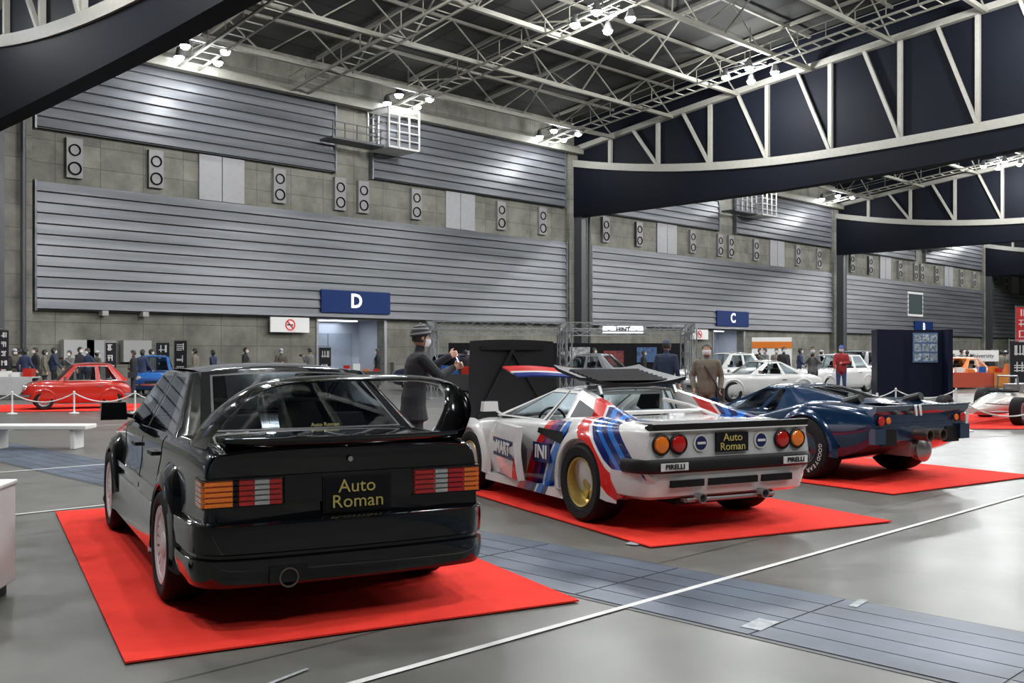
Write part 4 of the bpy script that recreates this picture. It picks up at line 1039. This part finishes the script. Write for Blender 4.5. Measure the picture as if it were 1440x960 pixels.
    b.obj('lamp_fittings', [bulb, fit], E)

# ================================================================== scene content
build_hall()
def carpet(s, d, ws, wl, hs):
    h = math.radians(hs); f = Vector((-math.sin(h), math.cos(h))); r = Vector((math.cos(h), math.sin(h)))
    c = Vector((s, d))+r*ws/2+f*wl/2
    b = B(); b.box((0, 0, .005), (wl, ws, .009)); return b.obj('red_carpet', [M_carpet], None, W(c.x, c.y, .008), heading(f.x, f.y))
carpet(-1.80, 4.63, 2.48, 5.0, 28)
carpet(1.03, 7.40, 2.50, 5.1, 27)
carpet(3.90, 10.18, 2.75, 5.2, 34)
build_black_saloon()
build_white_racer()
build_blue_racer()
red = mat('red_car_paint', (.42, .022, .012), .2, coat=1.)
wht = mat('white_car_paint', (.60, .60, .58), .2, coat=1.)
blu = mat('blue_car_paint', (.02, .10, .32), .2, coat=1.)
org = mat('orange_car_paint', (.60, .16, .02), .3, coat=.5)
gry = mat('grey_car_paint', (.20, .21, .22), .25, coat=1.)
navyp = mat('navy_car_paint', (.015, .02, .06), .2, coat=1.)
mc = classic('red_microcar', W(-10.75, 26.6, .017), heading(-.88, -.47), red, L=2.85, wdt=1.34, ht=1.27, hood=.80, deck=.78, wb=1.8, ro=.52, cab=(-.45, .02, .98, 1.42), r=.26)
mc.scale = (.9, .9, .9)
carpet(-13.6, 24.4, 4.4, 3.6, 10)
classic('blue_microcar', W(-12.9, 36.0), heading(.3, -.95), blu, L=3.0, wdt=1.4, ht=1.35, hood=.82, deck=.82, wb=1.9, ro=.55, cab=(-.15, .4, 1.15, 1.6), r=.26)
classic('white_classic_coupe', W(8.6, 31.0), heading(-.93, -.30), wht, L=4.2, wdt=1.65, ht=1.2, hood=.80, deck=.82, wb=2.4, ro=.85, cab=(-.2, .6, 1.1, 1.7), r=.31)
classic('white_classic_saloon', W(9.3, 38.5), heading(-.9, -.4), wht, L=4.3, wdt=1.65, ht=1.45, hood=.9, deck=.9, wb=2.5, ro=.9, cab=(-.1, .4, 1.4, 1.9), r=.31, four=True)
classic('grey_estate_car', W(15.8, 44.0), heading(-.7, -.7), gry, L=4.3, wdt=1.7, ht=1.55, hood=.95, deck=.95, wb=2.5, ro=.9, cab=(-.5, -.2, 1.4, 1.9), r=.31, four=True)
classic('white_classic_hatchback', W(12.9, 38.0), heading(-.8, -.6), wht, L=3.9, wdt=1.6, ht=1.4, hood=.88, deck=.88, wb=2.4, ro=.7, cab=(-.4, .1, 1.3, 1.8), r=.3, four=True)
classic('silver_classic_saloon', W(3.8, 36.0), heading(-.85, .5), gry, L=4.3, wdt=1.65, ht=1.4, hood=.9, deck=.9, wb=2.5, ro=.9, cab=(-.1, .4, 1.4, 1.9), r=.31, four=True)
classic('navy_classic_saloon', W(-1.5, 38.0), heading(-.85, .5), navyp, L=4.3, wdt=1.65, ht=1.4, hood=.9, deck=.9, wb=2.5, ro=.9, cab=(-.1, .4, 1.4, 1.9), r=.31, four=True)
classic('orange_classic_coupe', W(19.5, 42.0), heading(-.8, -.5), org, L=4.0, wdt=1.6, ht=1.25, hood=.82, deck=.85, wb=2.3, ro=.8, cab=(-.1, .5, 1.2, 1.75), r=.3)
build_formula(W(11.3, 22.1, .017), heading(-.72, -.70))
carpet(8.7, 19.0, 4.7, 4.6, 0)

hold = dict(la=((.22, .24, 1.24), (.46, .16, 1.40), (.9, -.1, .35)), ra=((.24, .22, 1.18), (.46, .02, 1.27), (.9, .2, .35)), curl=.9)
me = person_mesh('man_beanie', [(.012, .013, .016), (.02, .02, .025), (.02, .02, .02), (.02, .018, .015), (.22, .22, .23)], hold, .009, 'beanie', True, headpitch=.12, bulk=1.14, coat=True, lean=.12)
place('man_in_beanie', me, -1.12, 11.30, (.60, .22), 1.74)
jack = dict(la=((-.04, .25, 1.13), (.08, .24, .92), (.6, -.1, -.8)), ra=((-.05, .26, 1.13), (.10, .22, .93), (.6, -.1, -.8)), strap=True)
me = person_mesh('man_jacket', [(.12, .105, .08), (.10, .10, .09), (.03, .03, .03), (.04, .04, .04), (.5, .5, .5)], jack, .013, None, True, bulk=1.12)
place('man_in_jacket', me, 3.25, 16.6, (-.25, -.97), 1.62)
me = person_mesh('man_suit', [(.012, .02, .045), (.02, .02, .03), (.02, .02, .02), (.015, .012, .01), (.04, .05, .09)], dict(la=((.0, .24, 1.13), (.18, .16, .98), (.9, -.4, .0))), .013, 'cap', True, bulk=1.08)
place('man_in_suit', me, 3.1, 20.0, (.5, .85), 1.72)
vars_ = []
cam_pose = dict(la=((.10, .23, 1.16), (.30, .08, 1.36), (.6, -.5, .3)), ra=((.10, .23, 1.16), (.30, .08, 1.36), (.6, -.5, .3)), camera=(.40, 0, 1.42))
walk = dict(la=((-.12, .23, 1.14), (-.05, .25, .90), (.3, 0, -1)), ra=((.08, .23, 1.13), (.25, .22, .95), (.6, 0, -.6)), ll=((.14, .10, .50), (.16, .10, .09)), rl=((-.02, .10, .50), (-.28, .10, .13)))
fold = dict(la=((.02, .25, 1.13), (.2, .05, 1.12), (.3, -.9, 0)), ra=((.02, .25, 1.12), (.2, .05, 1.08), (.3, -.9, .1)))
specs = [('visitor_a', [(.012, .012, .015), (.02, .02, .03), (.02, .02, .02)], dict(strap=True), None, False, False), ('visitor_b', [(.02, .03, .07), (.015, .015, .015), (.2, .2, .2)], walk, None, False, True),
         ('visitor_c', [(.07, .06, .045), (.03, .03, .05), (.03, .02, .02)], fold, 'cap', True, True), ('visitor_d', [(.12, .12, .12), (.02, .02, .02), (.05, .05, .05)], cam_pose, None, False, False),
         ('visitor_e', [(.16, .14, .11), (.02, .02, .03), (.02, .02, .02)], None, None, True, True), ('visitor_f', [(.28, .02, .02), (.03, .05, .12), (.02, .02, .02), (.015, .012, .01), (.05, .08, .3)], dict(la=fold['la'], ra=walk['ra']), 'cap', False, False)]
for k, c, ps, ht_, ct, hl in specs:
    vars_.append(person_mesh(k, c, ps, .019, ht_, True, hair_long=hl, coat=ct, bulk=1.1))
def pu(u, d, var, face, h=1.68): place('visitor', vars_[var], (u-720)/1400*d, d, face, h)
rnd = random.Random(11)
pu(1183, 34, 5, (-.3, -.95), 1.72); pu(1143, 33.6, 3, (-.3, -.9)); pu(1102, 37, 0, (.2, -.9), 1.7); pu(1125, 41, 1, (.9, -.3)); pu(1076, 41.5, 3, (-.9, -.3)); pu(1068, 45, 0, (.6, -.6)); pu(1092, 44, 4, (-.3, -.9))
for u, d, v in [(8, 34, 0), (20, 35, 2), (28, 37, 4), (35, 33.5, 1), (50, 35, 0), (62, 36.3, 4), (75, 37, 1), (98, 35, 3), (112, 36.5, 0), (124, 35, 1), (136, 36.8, 2), (188, 33, 0), (200, 34, 1), (212, 38.5, 4), (436, 40, 3), (531, 42, 0),
                (275, 36, 4), (300, 38, 1), (345, 39, 0), (395, 40, 2), (655, 36, 0), (700, 35, 4), (770, 37, 1), (790, 38, 0), (835, 40, 3), (905, 41, 0), (960, 45, 1), (1155, 47, 2), (1210, 47, 0), (1222, 44, 4), (1345, 46, 1), (1352, 43, 3), (1360, 44, 0), (1370, 48, 4), (1378, 47, 2), (1388, 47.5, 0), (1395, 46, 0), (1402, 48, 1), (1408, 45, 4), (1414, 47, 2), (1418, 50, 1), (1425, 44, 3), (1432, 46, 0)]:
    a = rnd.random()*6.28; pu(u, d, v, (math.cos(a), math.sin(a)), 1.55+rnd.random()*.14)

nav = mat('navy_display_panel', (.003, .005, .018), .5, spec=.2)
E = empty('display_booth', W(13.45, 33.5), heading(1, -.15))
b = B(); b.bb((-1.2, -.4, 0), (-.35, .5, 2.25), 0); b.bb((-.35, .1, 0), (1.15, .6, 2.25), 0); b.bb((1.0, -.6, 0), (1.15, .1, 2.25), 0); b.obj('booth_panels', [nav], E)
b = B(); b.bb((.05, .05, 1.15), (.85, .09, 2.15), 0)
for i in range(3):
    for j in range(3): b.bb((.1+i*.25, .03, 1.2+j*.32), (.32+i*.25, .05, 1.45+j*.32), 1)
b.obj('photo_board', [mat('photo_board_blue', (.06, .10, .18), .4, emis=.3), mat('photo_print', (.3, .35, .4), .4, noise=.8, nscale=12)], E)

def banner(u, d, w, h, z0, col):
    s = (u-720)/1400*d
    E = empty('vertical_banner', W(s, d), heading(1, -.1)); bm_ = mat('banner_cloth', col, .8, noise=.1)
    b = B(); b.bb((-w/2, -.01, z0), (w/2, .01, z0+h), 0); b.bar((-w/2-.03, 0, 0), (-w/2-.03, 0, z0+h+.1), .015, 1, 6); b.bar((-w/2-.03, 0, z0+h+.05), (w/2, 0, z0+h+.05), .012, 1, 6); b.box((-w/2, 0, .03), (.4, .4, .06), 1)
    b.obj('cloth', [bm_, M_steel], E)
    b = B(); n = int(h/(w*.85)); rn = random.Random(int(u))
    for k in range(n):
        zc = z0+h-(k+.5)*h/n; q = w*.3
        for _ in range(5):
            if rn.random() < .5:
                z1 = zc+rn.uniform(-q, q); b.bb((-q, -.025, z1), (q*rn.uniform(.3, 1), -.012, z1+.03), 0)
            else:
                xx = rn.uniform(-q, q); b.bb((xx, -.025, zc-q*.9), (xx+.03, -.012, zc+q*.9), 0)
    b.obj('characters', [M_white], E)
for a in [(6, 32, .3, 1.5, .7, (.01, .01, .015)), (156, 32, .35, 1.3, .5, (.008, .008, .012)), (229, 37, .5, 1.3, .55, (.008, .008, .012)), (254, 38.5, .5, 1.4, .55, (.008, .008, .012)), (457, 41, .5, 1.1, .6, (.01, .01, .01)), (1434, 30, .55, 1.5, .3, (.008, .008, .012)), (1438, 48.5, .6, 2.6, 1.1, (.5, .02, .02))]: banner(*a)

def box_truss(b, p, q, w=.28, m=0):
    p = Vector(p); q = Vector(q); d = (q-p); L = d.length; d.normalize(); up = Vector((0, 0, 1)) if abs(d.z) < .9 else Vector((1, 0, 0)); a = d.cross(up).normalized()*w/2; c = a.cross(d).normalized()*w/2
    cs = [a+c, a-c, -a-c, -a+c]
    for k in cs: b.bar(p+k, q+k, .025, m)
    n = max(2, int(L/.5))
    for i in range(n):
        for k in range(4):
            b.bar(p+d*L*i/n+cs[k], p+d*L*(i+1)/n+cs[(k+1) % 4], .012, m)
E = empty('exhibition_truss_booth', W(0, 0, 0), 0)
b = B()
c1, c2, c3, c4 = W(-3.2, 40.5), W(7.4, 42.5), W(6.2, 34.5), W(-2.6, 32.0)
up = Vector((0, 0, 2.35))
for p, q in ((c1, c2), (c2, c3), (c3, c4), (c4, c1), ((c1+c2)/2, (c3+c4)/2)): box_truss(b, p+up, q+up)
for c in (c1, c2, c3, c4, (c1+c2)/2, (c3+c4)/2): box_truss(b, c, c+up); b.box(c+Vector((0, 0, .02)), (.6, .6, .04), 0)
b.obj('truss', [mat('aluminium_truss', (.36, .37, .38), .35, .8)], E, smooth=0, merge=False)
b = B(); R = Matrix.Rotation(math.atan2((c2-c1).y, (c2-c1).x), 3, 'Z')
mid = (c1+c2)/2+W(.4, 1.2)
b.box(mid+Vector((0, 0, .95)), (10.5, .1, 1.9), 0, R)
for k, t in enumerate((-4, -2.6, -1.2, .4, 1.9, 3.4)): b.box(mid+R @ Vector((t, -.08, 1.25+.15*(k % 2))), (.9, .03, .65), 1+k % 3, R)
b.obj('backdrop', [M_dark, mat('poster_a', (.35, .35, .35), .5, noise=.6, nscale=9), mat('poster_b', (.18, .03, .03), .5, noise=.6, nscale=9), mat('poster_c', (.06, .12, .25), .5, noise=.6, nscale=9)], E)
b = B(); b.box(W(4.4, 39.5, 2.4), (1.6, .12, .28), 0, Matrix.Rotation(heading(1, 0), 3, 'Z')); b.obj('illuminated_sign', [mat('lit_sign', (.9, .95, 1), emis=.9)], E)
text('HINT', .24, frame(W(4.4, 39.42, 2.4), tuple(W(1, 0)), (0, 0, 1)), M_black, E, 'sign_text', bold=.01)

def table(s, d, w, face, col=(.4, .4, .4), n=6):
    E = empty('merchandise_table', W(s, d), heading(*face)); b = B(); rn = random.Random(int(s*10+d))
    b.bb((-w/2, -.35, .68), (w/2, .35, .72), 0)
    for x in (-w/2+.05, w/2-.05):
        for y in (-.3, .3): b.bar((x, y, 0), (x, y, .68), .02, 1, 6)
    b.bb((-w/2, -.36, .15), (w/2, -.34, .70), 0)
    for k in range(n):
        x = -w/2+.2+(w-.4)*k/max(1, n-1); hh = rn.uniform(.08, .35); b.bb((x-.13, -.2, .72), (x+.13, .15, .72+hh), 2+rn.randint(0, 3))
    b.obj('table', [mat('table_cloth', col, .8, noise=.05), M_steel, red, blu, M_white, org], E, smooth=0)
for a in [(-16.2, 31.5, 2.2, (1, .1)), (-9.6, 38, 2.4, (1, .1), (.15, .15, .15)), (-6.6, 41, 2.4, (1, .1), (.05, .05, .05)), (17.5, 38.5, 2.4, (1, -.2), (.4, .06, .03)), (19.6, 38, 2.4, (1, -.2), (.5, .18, .03)), (22.3, 42.5, 2.4, (1, -.2)), (-2.2, 35.5, 2.2, (1, 0), (.03, .03, .03)), (1.0, 34.0, 2.2, (1, 0), (.03, .03, .03))]: table(*a)
E = empty('partition_board', W(12.0, 46), heading(1, -.1)); b = B(); b.bb((-.9, -.03, 0), (.9, .03, 2.2), 0); b.bb((-.9, -.05, 1.7), (.9, -.03, 2.0), 1); b.bb((-.93, -.2, 0), (-.87, .2, .04), 2); b.bb((.87, -.2, 0), (.93, .2, .04), 2)
b.obj('board', [M_white, org, M_steel], E)
E = empty('university_banner', W(20.6, 44.5), heading(1, -.1)); b = B(); b.bb((-1.1, -.02, 1.1), (1.1, .02, 1.6), 0); b.bar((-1.1, 0, 0), (-1.1, 0, 1.6), .02, 1, 6); b.bar((1.1, 0, 0), (1.1, 0, 1.6), .02, 1, 6); b.obj('cloth', [M_white, M_steel], E)
text('Rotary University', .25, frame((0, -.03, 1.35), (1, 0, 0), (0, 0, 1)), M_black, E, 'banner_text')

def barrier(pts, h=.5):
    b = B(); P = [W(s, d) for s, d in pts]
    for p in P: b.bar(p, p+Vector((0, 0, h)), .02, 0, 8); b.lathe([(.12, 0), (.12, .02), (.03, .04), (0, .04)], p, 0, 14, 1, 'z'); b.ball(p+Vector((0, 0, h+.02)), .03, 0, 8, 6)
    for p, q in zip(P[:-1], P[1:]):
        prev = p+Vector((0, 0, h))
        for k in range(1, 11):
            t = k/10; c = p.lerp(q, t)+Vector((0, 0, h-.22*4*t*(1-t))); b.bar(prev, c, .014, 0, 5); prev = c
    b.obj('chain_barrier', [M_white])
barrier([(-13.4, 23.7), (-12.0, 23.9), (-10.6, 24.1), (-9.2, 24.3), (-8.7, 26.2)])
barrier([(8.4, 22.9), (8.4, 20.8), (8.5, 18.6), (10.0, 18.5), (11.2, 18.4)])
barrier([(8.6, 26), (10.1, 26.2), (11.6, 26.0)])
barrier([(-5.6, 27), (-7.2, 27.5), (-8.6, 28)])
E = empty('white_bench', W(-7.05, 15.2), heading(1, .03)); b = B(); b.bb((-1., -.22, .30), (.62, .22, .37), 0)
for x in (-.75, .40): b.bb((x-.04, -.18, 0), (x+.04, .18, .30), 0)
b.obj('bench', [M_white], E, bevel=.015)
E = empty('white_display_plinth', W(-3.26, 5.75), heading(1, .15)); b = B(); b.bb((-.35, -.2, .08), (.29, .25, .68), 0); b.bb((-.32, -.18, 0), (.25, .22, .08), 1); b.bb((-.36, -.21, .66), (.30, .26, .69), 0); b.obj('plinth', [M_white, M_black], E, bevel=.01)

w = bpy.data.worlds.new('World'); sc.world = w; w.use_nodes = True; bg = w.node_tree.nodes['Background']; bg.inputs[0].default_value = (.66, .68, .70, 1); bg.inputs[1].default_value = .045
cam = bpy.data.cameras.new('Camera'); co = bpy.data.objects.new('Camera', cam); sc.collection.objects.link(co); sc.camera = co
cam.sensor_width = 36; cam.lens = 1400/1440*36; cam.shift_y = 17/1440; cam.clip_end = 400; cam.clip_start = .05
co.location = (0, 0, H); co.rotation_euler = (math.radians(90), 0, A-math.pi/2)
sc.view_settings.view_transform = 'Standard'; sc.view_settings.look = 'None'; sc.view_settings.exposure = 0
